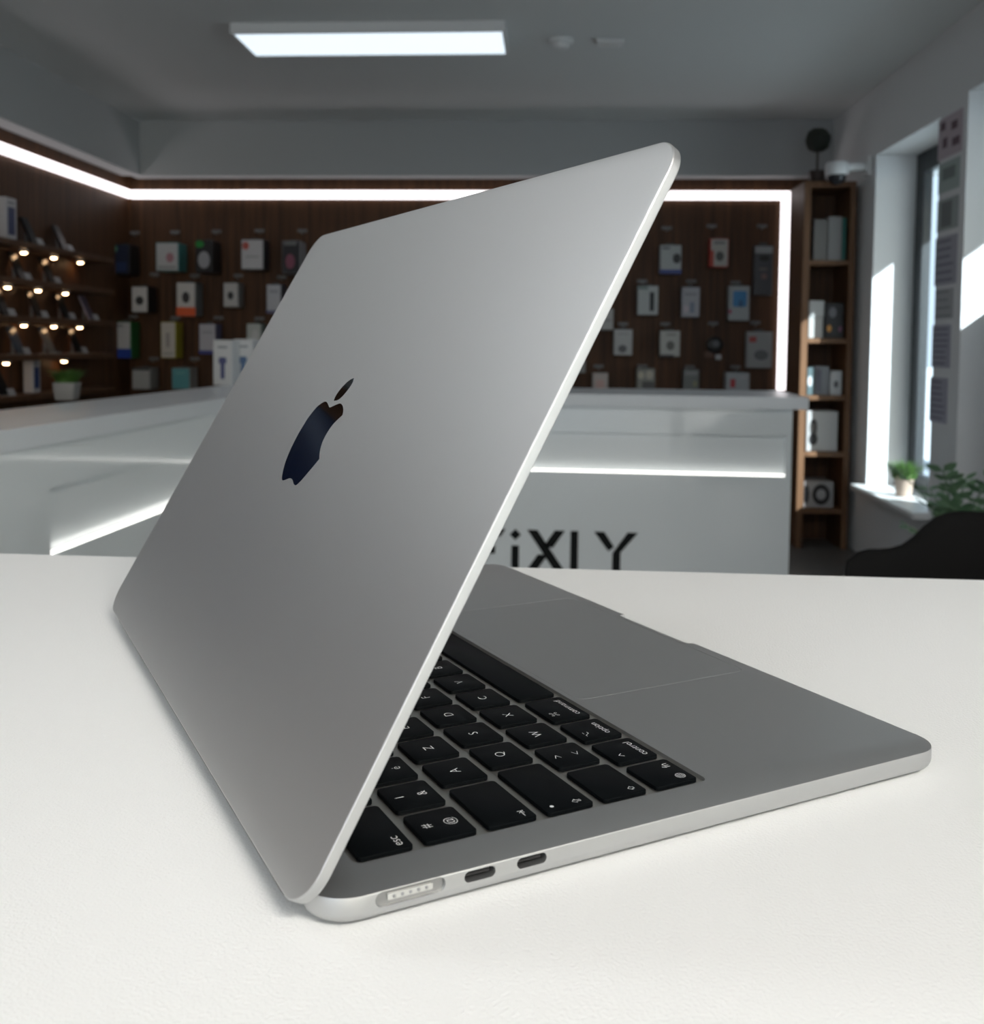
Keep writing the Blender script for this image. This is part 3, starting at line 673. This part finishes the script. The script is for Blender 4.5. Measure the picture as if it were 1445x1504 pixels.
notice(1372, 1407, 172, 232, (0.522,0.450,0.493), (.14,.09,.11), 'pinkish notice at the top of the pier', 0, [(.1,.1,.3,.3),(.55,.2,.8,.4),(.2,.5,.4,.75),(.6,.6,.9,.8)])
notice(1374, 1405, 238, 282, (0.392,0.464,0.450), (.20,.24,.23), 'grey green sheet under the pinkish notice', 0, [(.2,.2,.8,.6)])
notice(1374, 1405, 292, 338, (0.377,0.420,0.420), (.20,.22,.22), 'grey green sheet second below the pinkish notice', 0, [(.2,.1,.7,.9)])
notice(1373, 1405, 347, 418, (0.392,0.392,0.450), (.15,.15,.20), 'lilac sheet with text lines in the middle of the pier', 6)
notice(1375, 1402, 424, 468, (0.435,0.450,0.464), (.15,.15,.18), 'pale sheet with a short text block below the lilac sheet', 4)
notice(1373, 1400, 477, 540, (0.392,0.392,0.464), (.16,.16,.22), 'lilac sheet with dense lines low on the pier', 7)
notice(1372, 1398, 555, 622, (0.392,0.392,0.464), (.16,.16,.22), 'lowest lilac sheet on the pier', 7)

uP, _ = FR.hit(1319, 728, -.03)
o = fthing(FR, 'potted_grass', 'beige pot of green grass on the window sill', 'plant', uP, -.055, sill_z + .0285)
b = bmesh.new(); lathe(b, (0,0,0), [(.034,0),(.046,.085),(.050,.09),(.050,.10),(.043,.10),(.042,.085)]); finish(b, 'pot', M_terra, o, 40)
b = bmesh.new(); lathe(b, (0,0,0), [(.042,.080),(.042,.086),(0,.088)]); finish(b, 'soil', M_soil, o)
b = bmesh.new(); tuft(b, 420, .055, .11, 1.0, .006, .086, rnd); g_ = finish(b, 'grass', M_grass, o, recalc=False); g_['kind'] = 'stuff'

q = CP + ray(1412, 800)*3.35
o = thing('floor_plant', 'leafy green plant behind the black chair by the window pier', 'plant', (q.x, q.y, .0005))
b = bmesh.new(); lathe(b, (0,0,0), [(.11,0),(.15,.33),(.155,.36),(.135,.36),(.13,.33)]); finish(b, 'pot', M_stonepot, o, 40)
b = bmesh.new(); lathe(b, (0,0,0), [(.128,.325),(.128,.332),(0,.335)]); finish(b, 'soil', M_soil, o)
bs, bl = bmesh.new(), bmesh.new()
rnd = random.Random(11)
for i in range(26):
    a = rnd.uniform(0, 6.283); ln = rnd.uniform(.10, .30); hh = rnd.uniform(.10, .37)
    p0 = Vector((rnd.uniform(-.05, .05), rnd.uniform(-.05, .05), .33)); p2 = p0 + Vector((math.cos(a)*ln, math.sin(a)*ln, hh)); p1 = p0 + Vector((math.cos(a)*ln*.3, math.sin(a)*ln*.3, hh*.75))
    pts = [p0*(1-f)**2 + p1*2*f*(1-f) + p2*f*f for f in [k/7 for k in range(8)]]
    for A, B in zip(pts, pts[1:]): cyl(bs, A, B, .0025, None, 6, False)
    for k in range(2, 8):
        for sgn in (-1, 1):
            d = (pts[k]-pts[k-1]).normalized(); side = d.cross(Vector((0,0,1))).normalized()*sgn
            dirv = (side*.9 + d*.5 + Vector((0,0,rnd.uniform(-.2,.4)))).normalized(); L_ = rnd.uniform(.035, .06); nn = dirv.cross(d).normalized(); wv = dirv.cross(nn).normalized()*L_*.27
            c = pts[k]
            vs = [bl.verts.new(v) for v in (c, c+dirv*L_*.35+wv, c+dirv*L_*.75+wv*.7, c+dirv*L_, c+dirv*L_*.75-wv*.7, c+dirv*L_*.35-wv)]
            bl.faces.new(vs)
finish(bs, 'stems', M_leaf, o); g_ = finish(bl, 'leaves', M_leaf, o, recalc=False); g_['kind'] = 'stuff'

# tub chair
qx = CP + ray(1424, 840)*2.2
o = thing('tub_chair', 'black upholstered tub chair behind the white table', 'chair', (qx.x+.045, qx.y, 0.), R(-4))
zbk = CAMZ + ray(1425, 766).z*2.30; zar = CAMZ + ray(1300, 811).z*2.46
b = bmesh.new()
ro, ri, AL = .31, .235, .25
path = [(-AL + AL*i/10, -1., 0., -1.) for i in range(10)] + [(None, R(-90 + 180*i/30)) for i in range(31)] + [(-AL*i/10, 1., 0., 1.) for i in range(1, 11)]
ring = []
for p_ in path:
    if p_[0] is None: ct, dr = Vector((0, 0, 0)), Vector((math.cos(p_[1]), math.sin(p_[1]), 0)); xx = ro*math.cos(p_[1])
    else: ct, dr = Vector((p_[0], 0, 0)), Vector((0, p_[1], 0)); xx = p_[0]
    zt_ = zar + (zbk-zar)/(1+math.exp(-(xx+.085)*45))
    e_ = max(0., (-xx-AL+.05)/.05); zt_ -= .03*e_*e_
    P_ = lambda r_, z_: ct + dr*r_ + Vector((0, 0, z_))
    ring.append([P_(ri, .40), P_(ri+.005, zt_-.035), P_(ri+.018, zt_-.008), P_((ri+ro)*.5, zt_), P_(ro-.018, zt_-.008), P_(ro, zt_-.035), P_(ro-.02, .32), P_(ri, .32)])
loft(b, ring); finish(b, 'backrest', M_fabric, o, 50)
b = bmesh.new(); prism(b, rrect(-.26, .20, -.22, .22, .10, 8), .34, .45); bmesh.ops.bevel(b, geom=[e for e in b.edges if abs(e.verts[0].co.z-e.verts[1].co.z) < 1e-5 and len(e.link_faces) == 2 and e.calc_face_angle(0) > .8], offset=.02, segments=3, affect='EDGES'); finish(b, 'seat', M_fabric, o, 50)
for x, y in ((-.2,-.18),(.15,-.18),(-.2,.18),(.15,.18)):
    b = bmesh.new(); cyl(b, (x,y,.339), (x*1.15,y*1.15,0.001), .018, .011, 12); finish(b, 'leg', M_blackplastic, o, 40)

# ------------------------------------------------------------------ table
e0, e1 = onz(0, 813, TABLE_Z), onz(1445, 852, TABLE_Z)
te = (e1-e0).normalized(); tn = Vector((te.y, -te.x, 0))     # tn points back towards the camera
mid = (e0+e1)/2
FT = Frame(mid, te, tn)
tb = fthing(FT, 'display_table', 'white table with finely grained top carrying the laptop', 'table', 0, 0, 0)
b = bmesh.new(); prism(b, rrect(-.78, .78, 0, .80, .01, 4), TABLE_Z-.028, TABLE_Z)
bmesh.ops.bevel(b, geom=[e for e in b.edges if len(e.link_faces) == 2 and e.calc_face_angle(0) > .8], offset=.0015, segments=2, affect='EDGES')
finish(b, 'tabletop', M_table, tb)
for x in (-.72, .72):
    for y in (.06, .74):
        b = bmesh.new(); box(b, x-.025, x+.025, y-.025, y+.025, 0.0005, TABLE_Z-.0285, None, 0, .003); finish(b, 'leg', M_metalleg, tb)

# ------------------------------------------------------------------ laptop (built in millimetres)
PHI = CAM_YAW + R(117.58127)
LP = Matrix.Rotation(PHI, 3, 'Z') @ (Vector((216.76388, -68.29791, 0))*.001)
lap = bpy.data.objects.new('laptop', None); COL.objects.link(lap); lap.empty_display_size = .05
lap.matrix_world = Matrix.Translation((LP.x, LP.y, TABLE_Z)) @ Matrix.Rotation(PHI, 4, 'Z')
tag(lap, 'silver laptop standing half open on the white table, lid back towards the camera', 'laptop')
DZ = (DECK_Z - TABLE_Z)*1000             # deck height above the table in mm
MMS = Matrix.Scale(.001, 4) @ Matrix.Translation((0, 0, DZ))
def lpart(bm, name, m, parent=lap, smooth=35, mm=True):
    if mm: bmesh.ops.transform(bm, matrix=MMS, verts=bm.verts[:])
    return finish(bm, name, m, parent, smooth)
WD, DP, RC = 304.1, 214.7, 11.
Y0, Y1 = -DP, -3.7
BOT = -6.7
KPX, KPY, KX, KY, KGX, KGY, KZ = 19.012, 18.3333, 14.749, -128.1616, 2.9644, 3.2749, .2
wx0, wx1 = KX+KGX/2-2.1, KX+14.5*KPX-KGX/2+2.1
wy0, wy1 = KY+KGY/2-2.2, KY+6*KPY-KGY/2+1.9
tx0, tx1, ty0, ty1 = 152.05-63.99, 152.05+63.99, -209.27, -130.94
NSEG = 12
def bring(ins, z): return [Vector((x, y, z)) for x, y in rrect(ins, WD-ins, Y0+ins, Y1-ins, max(RC-ins, 1.), NSEG)]
bm = bmesh.new()
prof = [(0.30, 0.), (.08, -.09), (0, -.32), (0, -3.9), (.12, -4.65), (.50, -5.45), (1.15, -6.15), (2.1, -6.58), (3.3, BOT)]
V = loft(bm, [bring(i, z) for i, z in prof], cap0=False, cap1=True)
top = V[0]
def holeloop(x0, x1, y0, y1, r, zs, floor=True):
    Ls = [[bm.verts.new((x, y, z)) for x, y in rrect(x0, x1, y0, y1, r, 6)] for z in zs]; n = len(Ls[0])
    for A, B in zip(Ls, Ls[1:]):
        for i in range(n): bm.faces.new((A[i], A[(i+1) % n], B[(i+1) % n], B[i]))
    if floor:
        f = bm.faces.new(Ls[-1]); return Ls[0], f
    return Ls[0], None
h1, f1 = holeloop(wx0, wx1, wy0, wy1, 2.6, (0, -.15, -1.15))
f1.material_index = 1
h2, f2 = holeloop(tx0-.13, tx1+.13, ty0-.13, ty1+.13, 4.33, (0, -.8))
edges = []
for L_ in (top, h1, h2):
    for i in range(len(L_)):
        e = bm.edges.get((L_[i], L_[(i+1) % len(L_)])); edges.append(e)
bmesh.ops.triangle_fill(bm, edges=edges, use_beauty=True, use_dissolve=False)
base = lpart(bm, 'base', [M_alu, M_well])
# cut the ports and the finger scoop
def stadium(y, z, L_, hgt, x0, x1):
    b = bmesh.new(); pts = rrect(y-L_/2, y+L_/2, z-hgt/2, z+hgt/2, hgt/2*.98, 8)
    prism(b, pts, x0, x1, Matrix(((0,0,1,0),(1,0,0,0),(0,1,0,0),(0,0,0,1)))); bmesh.ops.recalc_face_normals(b, faces=b.faces[:]); return b
cut = []
for y, z, L_, hg, x0, x1 in ((-26.9, -2.1, 18.1, 3.7, -1, 1.3), (-45.36, -2.1, 8.6, 2.75, -1, 6.5), (-60.1, -2.08, 8.6, 2.75, -1, 6.5)):
    cut.append(stadium(y, z, L_, hg, x0, x1))
b = bmesh.new(); prism(b, rrect(152.05-25.5, 152.05+25.5, -DP-6, -DP+3.2, 1.2, 5), -2.4, 1.0); bmesh.ops.recalc_face_normals(b, faces=b.faces[:]); cut.append(b)
for b in cut:
    bmesh.ops.transform(b, matrix=MMS, verts=b.verts[:])
    me = bpy.data.meshes.new('cut'); b.to_mesh(me); b.free(); co = bpy.data.objects.new('cut', me); COL.objects.link(co); co.parent = lap
    md = base.modifiers.new('cut', 'BOOLEAN'); md.operation = 'DIFFERENCE'; md.solver = 'EXACT'; md.object = co
bpy.context.view_layer.update()
dg = bpy.context.evaluated_depsgraph_get()
nm = bpy.data.meshes.new_from_object(base.evaluated_get(dg), depsgraph=dg)
base.modifiers.clear(); base.data = nm
nm.shade_smooth(); nm.set_sharp_from_angle(angle=R(28))
for c in [c for c in COL.objects if c.name.startswith('cut')]: bpy.data.objects.remove(c, do_unlink=True)
# ports
AX = Matrix(((0,0,1,0),(1,0,0,0),(0,1,0,0),(0,0,0,1)))
def port(name, y, z, L_, hg, depth, lab, charging):
    b = bmesh.new()
    prism(b, rrect(y-L_/2+.02, y+L_/2-.02, z-hg/2+.02, z+hg/2-.02, hg/2*.97, 8), depth-.35, depth-.05, AX)
    p = lpart(b, name, M_rim if charging else M_portdark); p['label'] = lab
    if charging:
        b = bmesh.new(); prism(b, rrect(y-5.8, y+5.8, z-.72, z+.72, .3, 4), depth-1.0, depth-.36, AX); lpart(b, 'contact_bar', cmat((.46,.46,.44), .35), p)
        for k in range(5):
            b = bmesh.new(); cyl(b, (depth-1.0-.12, y-4.2+2.1*k, z), (depth-.99, y-4.2+2.1*k, z), .42, .42, 14); lpart(b, 'contact_pin', M_hookmetal, p)
    else:
        b = bmesh.new(); box(b, 1.2, depth-.36, y-3.3, y+3.3, z-.36, z+.36, None, 0, .1); lpart(b, 'contact_tongue', M_rubber, p)
port('charging_port', -26.9, -2.1, 18.1, 3.7, 1.3, 'long pale charging socket with five pins', True)
port('data_port', -45.36, -2.1, 8.6, 2.75, 6.5, 'dark oval socket beside the charging socket', False)
port('data_port', -60.1, -2.08, 8.6, 2.75, 6.5, 'dark oval socket nearer the front edge', False)
# trackpad
b = bmesh.new(); loft(b, [[Vector((x, y, z)) for x, y in rrect(tx0+i, tx1-i, ty0+i, ty1-i, 4.2-i, 6)] for i, z in ((0,-.7),(0,-.12),(.1,-.03))]); lpart(b, 'trackpad', M_alu)
# feet
for x, y in ((16,-16),(288,-16),(16,-200),(288,-200)):
    b = bmesh.new(); lathe(b, (x, y, 0), [(7.5, -DZ), (8.2, -DZ+.25), (8.6, BOT)]); lpart(b, 'rubber_foot', M_rubber)
# lid
TH_, YH, ZH, LHT = R(119.56885), .94375, -1.4497, 212.57
LM = Matrix(((1,0,0,0),(0,math.cos(TH_),math.sin(TH_),YH),(0,math.sin(TH_),-math.cos(TH_),ZH),(0,0,0,1)))   # (u, v, out)
LID_T = 3.05
def lring(ins, off): return [LM @ Vector((x, y, off)) for x, y in rrect(ins, WD-ins, ins, LHT-ins, RC-ins, NSEG)]
b = bmesh.new(); loft(b, [lring(i, f) for i, f in ((.55,0.),(.27,-.04),(.09,-.17),(.01,-.36),(0,-.5),(0,-LID_T+.25),(.2,-LID_T))])
lid = lpart(b, 'lid', M_alu)
b = bmesh.new(); loft(b, [[LM @ Vector((x, y, f)) for x, y in rrect(1.6+i, WD-1.6-i, 6.5+i, LHT-1.6-i, 9.2-i, 8)] for i, f in ((0,-LID_T-.02),(0,-LID_T-.25),(.1,-LID_T-.3))]); lpart(b, 'display_panel', M_screen, lid)
# emblem outline on the lid (u, v)
BODY = [(151.34,120.61),(148.14,121.6),(145.29,122.45),(142.85,122.84),(139.99,122.34),(137.18,121.02),(135.47,119.64),(134.67,118.51),(136.56,116.94),(138.6,114.9),(139.94,112.34),(140.35,109.48),(139.88,106.72),(138.25,104.1),(136.13,102.12),(134.21,100.69),(135.0,99.32),(136.55,96.92),(138.5,94.1),(140.47,91.25),(142.11,89.55),(143.62,88.78),(145.64,88.86),(147.34,89.37),(149.41,90.09),(151.89,90.43),(154.23,90.11),(156.46,89.34),(158.81,88.63),(160.68,88.76),(162.37,89.76),(165.26,92.5),(167.69,96.13),(169.13,99.92),(169.85,104.03),(170.02,107.82),(169.64,111.27),(168.97,114.55),(167.48,117.28),(165.73,119.82),(162.9,121.61),(160.4,122.49),(157.99,122.52),(155.59,121.89),(153.34,121.06)]
LEAF = [(142.93,133.74),(141.92,131.98),(142.1,130.05),(143.16,127.68),(145.23,125.26),(147.63,123.97),(151.01,123.47),(151.66,124.87),(151.48,126.84),(150.19,129.25),(147.92,131.51),(145.49,132.98)]
def smooth_poly(P, corners, n=4):
    out = []; N = len(P)
    for i in range(N):
        p0, p1, p2, p3 = (Vector(P[(i+k) % N]) for k in (-1, 0, 1, 2))
        if i in corners: p0 = p1 - (p2-p1)*.5
        if (i+1) % N in corners: p3 = p2 + (p2-p1)*.5
        for k in range(n):
            t_ = k/n
            out.append(tuple(.5*((2*p1) + (p2-p0)*t_ + (2*p0-5*p1+4*p2-p3)*t_*t_ + (3*p1-p0-3*p2+p3)*t_**3)))
    return out
b = bmesh.new(); prism(b, smooth_poly(BODY, {7, 15}), -.05, .015, LM); prism(b, smooth_poly(LEAF, {0, 6}), -.05, .015, LM)
em = lpart(b, 'emblem', M_mirror, lid, None); em['label'] = 'mirror dark fruit shaped emblem with a separate leaf'
# hinge
b = bmesh.new(); cyl(b, (18, -2.3, -4.4), (WD-18, -2.3, -4.4), 1.5, None, 16); lpart(b, 'hinge', M_rubber)

# keys
def stroke_set(b, segs, w, M=None):
    for p, q in segs: bar2(b, p, q, w, KZ+.004, KZ+.014, M)
_tm = {}
def text_bm(b, s, size, cx, cy, align='c'):
    k = s
    if k not in _tm:
        cu = bpy.data.curves.new('t', 'FONT'); cu.body = s; cu.size = 1.; cu.resolution_u = 4; cu.offset = -.012
        ob = bpy.data.objects.new('t', cu); COL.objects.link(ob)
        bpy.context.view_layer.update(); d_ = bpy.context.evaluated_depsgraph_get()
        me = bpy.data.meshes.new_from_object(ob.evaluated_get(d_), depsgraph=d_)
        vs = [v.co.copy() for v in me.vertices]; fs = [list(p.vertices) for p in me.polygons]
        bpy.data.objects.remove(ob, do_unlink=True); bpy.data.curves.remove(cu); bpy.data.meshes.remove(me)
        _tm[k] = (vs, fs)
    vs, fs = _tm[k]
    if not vs: return
    x0, x1 = min(v.x for v in vs), max(v.x for v in vs); y0, y1 = min(v.y for v in vs), max(v.y for v in vs)
    ox = {'c': (x0+x1)/2, 'l': x0, 'r': x1}[align]; oy = (y0+y1)/2
    nv = [b.verts.new(((v.x-ox)*size+cx, (v.y-oy)*size+cy, KZ+.012)) for v in vs]
    for f in fs:
        try: b.faces.new([nv[i] for i in f])
        except ValueError: pass
def icon(b, nm, cx, cy, s):
    P = lambda *a: [((cx+x*s, cy+y*s), (cx+x2*s, cy+y2*s)) for x, y, x2, y2 in a]
    w = .19
    if nm == 'chev_up': stroke_set(b, P((-.5,-.35,0,.35),(0,.35,.5,-.35)), w)
    elif nm == 'less': stroke_set(b, P((.45,.45,-.45,0),(-.45,0,.45,-.45)), w)
    elif nm == 'greater': stroke_set(b, P((-.45,.45,.45,0),(.45,0,-.45,-.45)), w)
    elif nm in ('shift', 'caps'):
        y = .55
        stroke_set(b, P((-.75,-.0,0,.8),(0,.8,.75,0),(.75,0,.33,0),(-.75,0,-.33,0),(-.33,0,-.33,-.5),(.33,0,.33,-.5),(-.33,-.5,.33,-.5)), w*.8)
        if nm == 'caps': stroke_set(b, P((-.33,-.75,.33,-.75),(-.33,-1.0,.33,-1.0),(-.33,-.75,-.33,-1.),(.33,-.75,.33,-1.)), w*.7)
    elif nm == 'tab': stroke_set(b, P((-1.,0,.8,0),(.8,0,.25,.5),(.8,0,.25,-.5),(1.,.6,1.,-.6)), w)
    elif nm == 'cmd':
        q = .33
        stroke_set(b, P((-q,-q,q,-q),(q,-q,q,q),(q,q,-q,q),(-q,q,-q,-q)), w*.7)
        for sx_, sy_ in ((-1,-1),(1,-1),(1,1),(-1,1)):
            c = (sx_*q*1.75, sy_*q*1.75); r_ = q*.75
            stroke_set(b, P(*[(c[0]+r_*math.cos(i*.7854), c[1]+r_*math.sin(i*.7854), c[0]+r_*math.cos((i+1)*.7854), c[1]+r_*math.sin((i+1)*.7854)) for i in range(8)]), w*.7)
    elif nm == 'opt': stroke_set(b, P((-.9,.5,-.4,.5),(-.4,.5,.3,-.5),(.3,-.5,.9,-.5),(.3,.5,.9,.5)), w)
    elif nm == 'globe':
        ell = lambda rx, ry: [(rx*math.cos(i*.5236), ry*math.sin(i*.5236), rx*math.cos((i+1)*.5236), ry*math.sin((i+1)*.5236)) for i in range(12)]
        stroke_set(b, P(*ell(.8,.8)), w*.8); stroke_set(b, P(*ell(.38,.8)), w*.6); stroke_set(b, P((-.8,0,.8,0),(-.68,.4,.68,.4),(-.68,-.4,.68,-.4),(0,.8,0,-.8)), w*.6)
    elif nm == 'dot': prism(b, [(cx+.55*s*math.cos(i*.3927), cy+.55*s*math.sin(i*.3927)) for i in range(16)], KZ+.004, KZ+.014)
    elif nm == 'left': stroke_set(b, P((-.5,0,.3,.5),(.3,.5,.3,-.5),(.3,-.5,-.5,0)), w)
    elif nm == 'right': stroke_set(b, P((.5,0,-.3,.5),(-.3,.5,-.3,-.5),(-.3,-.5,.5,0)), w)
    elif nm == 'up': stroke_set(b, P((0,.45,.5,-.3),(.5,-.3,-.5,-.3),(-.5,-.3,0,.45)), w)
    elif nm == 'down': stroke_set(b, P((0,-.45,.5,.3),(.5,.3,-.5,.3),(-.5,.3,0,-.45)), w)
    elif nm == 'back': stroke_set(b, P((-.9,0,.9,0),(-.9,0,-.35,.5),(-.9,0,-.35,-.5)), w)
    elif nm == 'enter': stroke_set(b, P((-.9,-.2,.8,-.2),(.8,-.2,.8,.6),(-.9,-.2,-.4,.3),(-.9,-.2,-.4,-.7)), w)
def make_key(x0, x1, y0, y1, lg, poly=None):
    b = bmesh.new(); r = 1.35
    if poly:
        rings = [[Vector((x, y, z)) for x, y in poly] for z in (-.95, KZ-.12, KZ)]
        prism(b, poly, -.95, KZ)
    else:
        loft(b, [[Vector((x, y, z)) for x, y in rrect(x0+i, x1-i, y0+i, y1-i, r-i, 5)] for i, z in ((0,-.95),(0,KZ-.20),(.06,KZ-.07),(.22,KZ))])
    k = lpart(b, 'key', M_key, lap, 30)
    lb = bmesh.new(); cx, cy = (x0+x1)/2, (y0+y1)/2; w, h = x1-x0, y1-y0
    for kind, s, fx, fy, sz in lg:
        px_, py_ = cx+fx*w, cy+fy*h
        if kind == 't': text_bm(lb, s, sz, px_, py_)
        elif kind == 'l': text_bm(lb, s, sz, x0+1.9, py_, 'l')
        elif kind == 'r': text_bm(lb, s, sz, x1-1.9, py_, 'r')
        elif kind == 'il': icon(lb, s, x0+3.3, py_, sz)
        else: icon(lb, s, px_, py_, sz)
    if len(lb.faces): lpart(lb, 'legend', M_legend, k, None)
    else: lb.free()
def row(r, items):
    for u0, u1, lg in items:
        make_key(KX+u0*KPX+KGX/2, KX+u1*KPX-KGX/2, KY+r*KPY+KGY/2, KY+(r+1)*KPY-KGY/2, lg)
LET = lambda c: [('t', c, 0, 0, 4.6)]
DUO = lambda a, c: [('t', a, 0, .24, 4.0), ('t', c, 0, -.22, 4.2)]
row(5, [(0, 1.5, [('l', 'esc', 0, -.30, 4.0)])] + [(1.5+i, 2.5+i, [('t', 'F%d' % (i+1), 0, -.28, 2.6)]) for i in range(12)] + [(13.5, 14.5, [])])
nums = [('#','@'),('1','&'),('2','é'),('3','"'),('4',"'"),('5','('),('6','§'),('7','è'),('8','!'),('9','ç'),('0','à'),('°',')'),('_','-')]
row(4, [(i, i+1, DUO(*n)) for i, n in enumerate(nums)] + [(13, 14.5, [('i', 'back', .28, -.28, 1.5)])])
row(3, [(0, 1.5, [('il', 'tab', 0, -.30, 1.5)])] + [(1.5+i, 2.5+i, LET(c)) for i, c in enumerate('AZERTYUIOP')] + [(11.5, 12.5, DUO('¨', '^')), (12.5, 13.5, DUO('*', '$'))])
row(2, [(0, 1.75, [('il', 'caps', 0, -.22, 1.45), ('il', 'dot', 0, .30, 1.1)])] + [(1.75+i, 2.75+i, LET(c)) for i, c in enumerate('QSDFGHJKLM')] + [(11.75, 12.75, DUO('%', 'ù')), (12.75, 13.75, DUO('£', '`'))])
row(1, [(0, 1.25, [('il', 'shift', 0, -.27, 1.5)]), (1.25, 2.25, [('i', 'greater', 0, .24, 2.2), ('i', 'less', 0, -.22, 2.2)])] + [(2.25+i, 3.25+i, LET(c)) for i, c in enumerate('WXCVBN')]
    + [(8.25, 9.25, DUO('?', ',')), (9.25, 10.25, DUO('.', ';')), (10.25, 11.25, DUO('/', ':')), (11.25, 12.25, DUO('+', '=')), (12.25, 14.5, [('i', 'shift', .38, -.25, 1.5)])])
row(0, [(0, 1, [('i', 'globe', -.26, -.26, 1.9), ('t', 'fn', .22, -.27, 4.0)]), (1, 2, [('i', 'chev_up', -.18, .22, 2.0), ('t', 'control', -.02, -.27, 3.7)]), (2, 3, [('i', 'opt', -.18, .22, 1.7), ('t', 'option', .0, -.27, 3.7)]),
        (3, 4.25, [('i', 'cmd', -.20, .24, 1.75), ('t', 'command', .0, -.27, 3.7)]), (4.25, 9.25, []), (9.25, 10.5, [('i', 'cmd', .20, .24, 1.75), ('t', 'command', .0, -.27, 3.7)]), (10.5, 11.5, [('i', 'opt', .18, .22, 1.7), ('t', 'option', 0, -.27, 3.7)])])
# return key (tall, stepped) and arrow keys
xr0, xr1 = KX+13.5*KPX+KGX/2, KX+14.5*KPX-KGX/2
xs0 = KX+13.75*KPX+KGX/2
ya_, yb_, yc_ = KY+2*KPY+KGY/2, KY+3*KPY+KGY/2, KY+4*KPY-KGY/2
make_key(xr0, xr1, ya_, yc_, [('i', 'enter', .2, -.38, 1.5)], [(xs0, ya_), (xr1, ya_), (xr1, yc_), (xr0, yc_), (xr0, yb_), (xs0, yb_)])
def arrow(u, lo, hi, s):
    make_key(KX+u*KPX+KGX/2, KX+(u+1)*KPX-KGX/2, KY+KGY/2+lo*(KPY-KGY), KY+KGY/2+hi*(KPY-KGY), [('i', s, 0, 0, 1.6)])
arrow(11.5, 0, .48, 'left'); arrow(12.5, 0, .48, 'down'); arrow(12.5, .52, 1, 'up'); arrow(13.5, 0, .48, 'right')
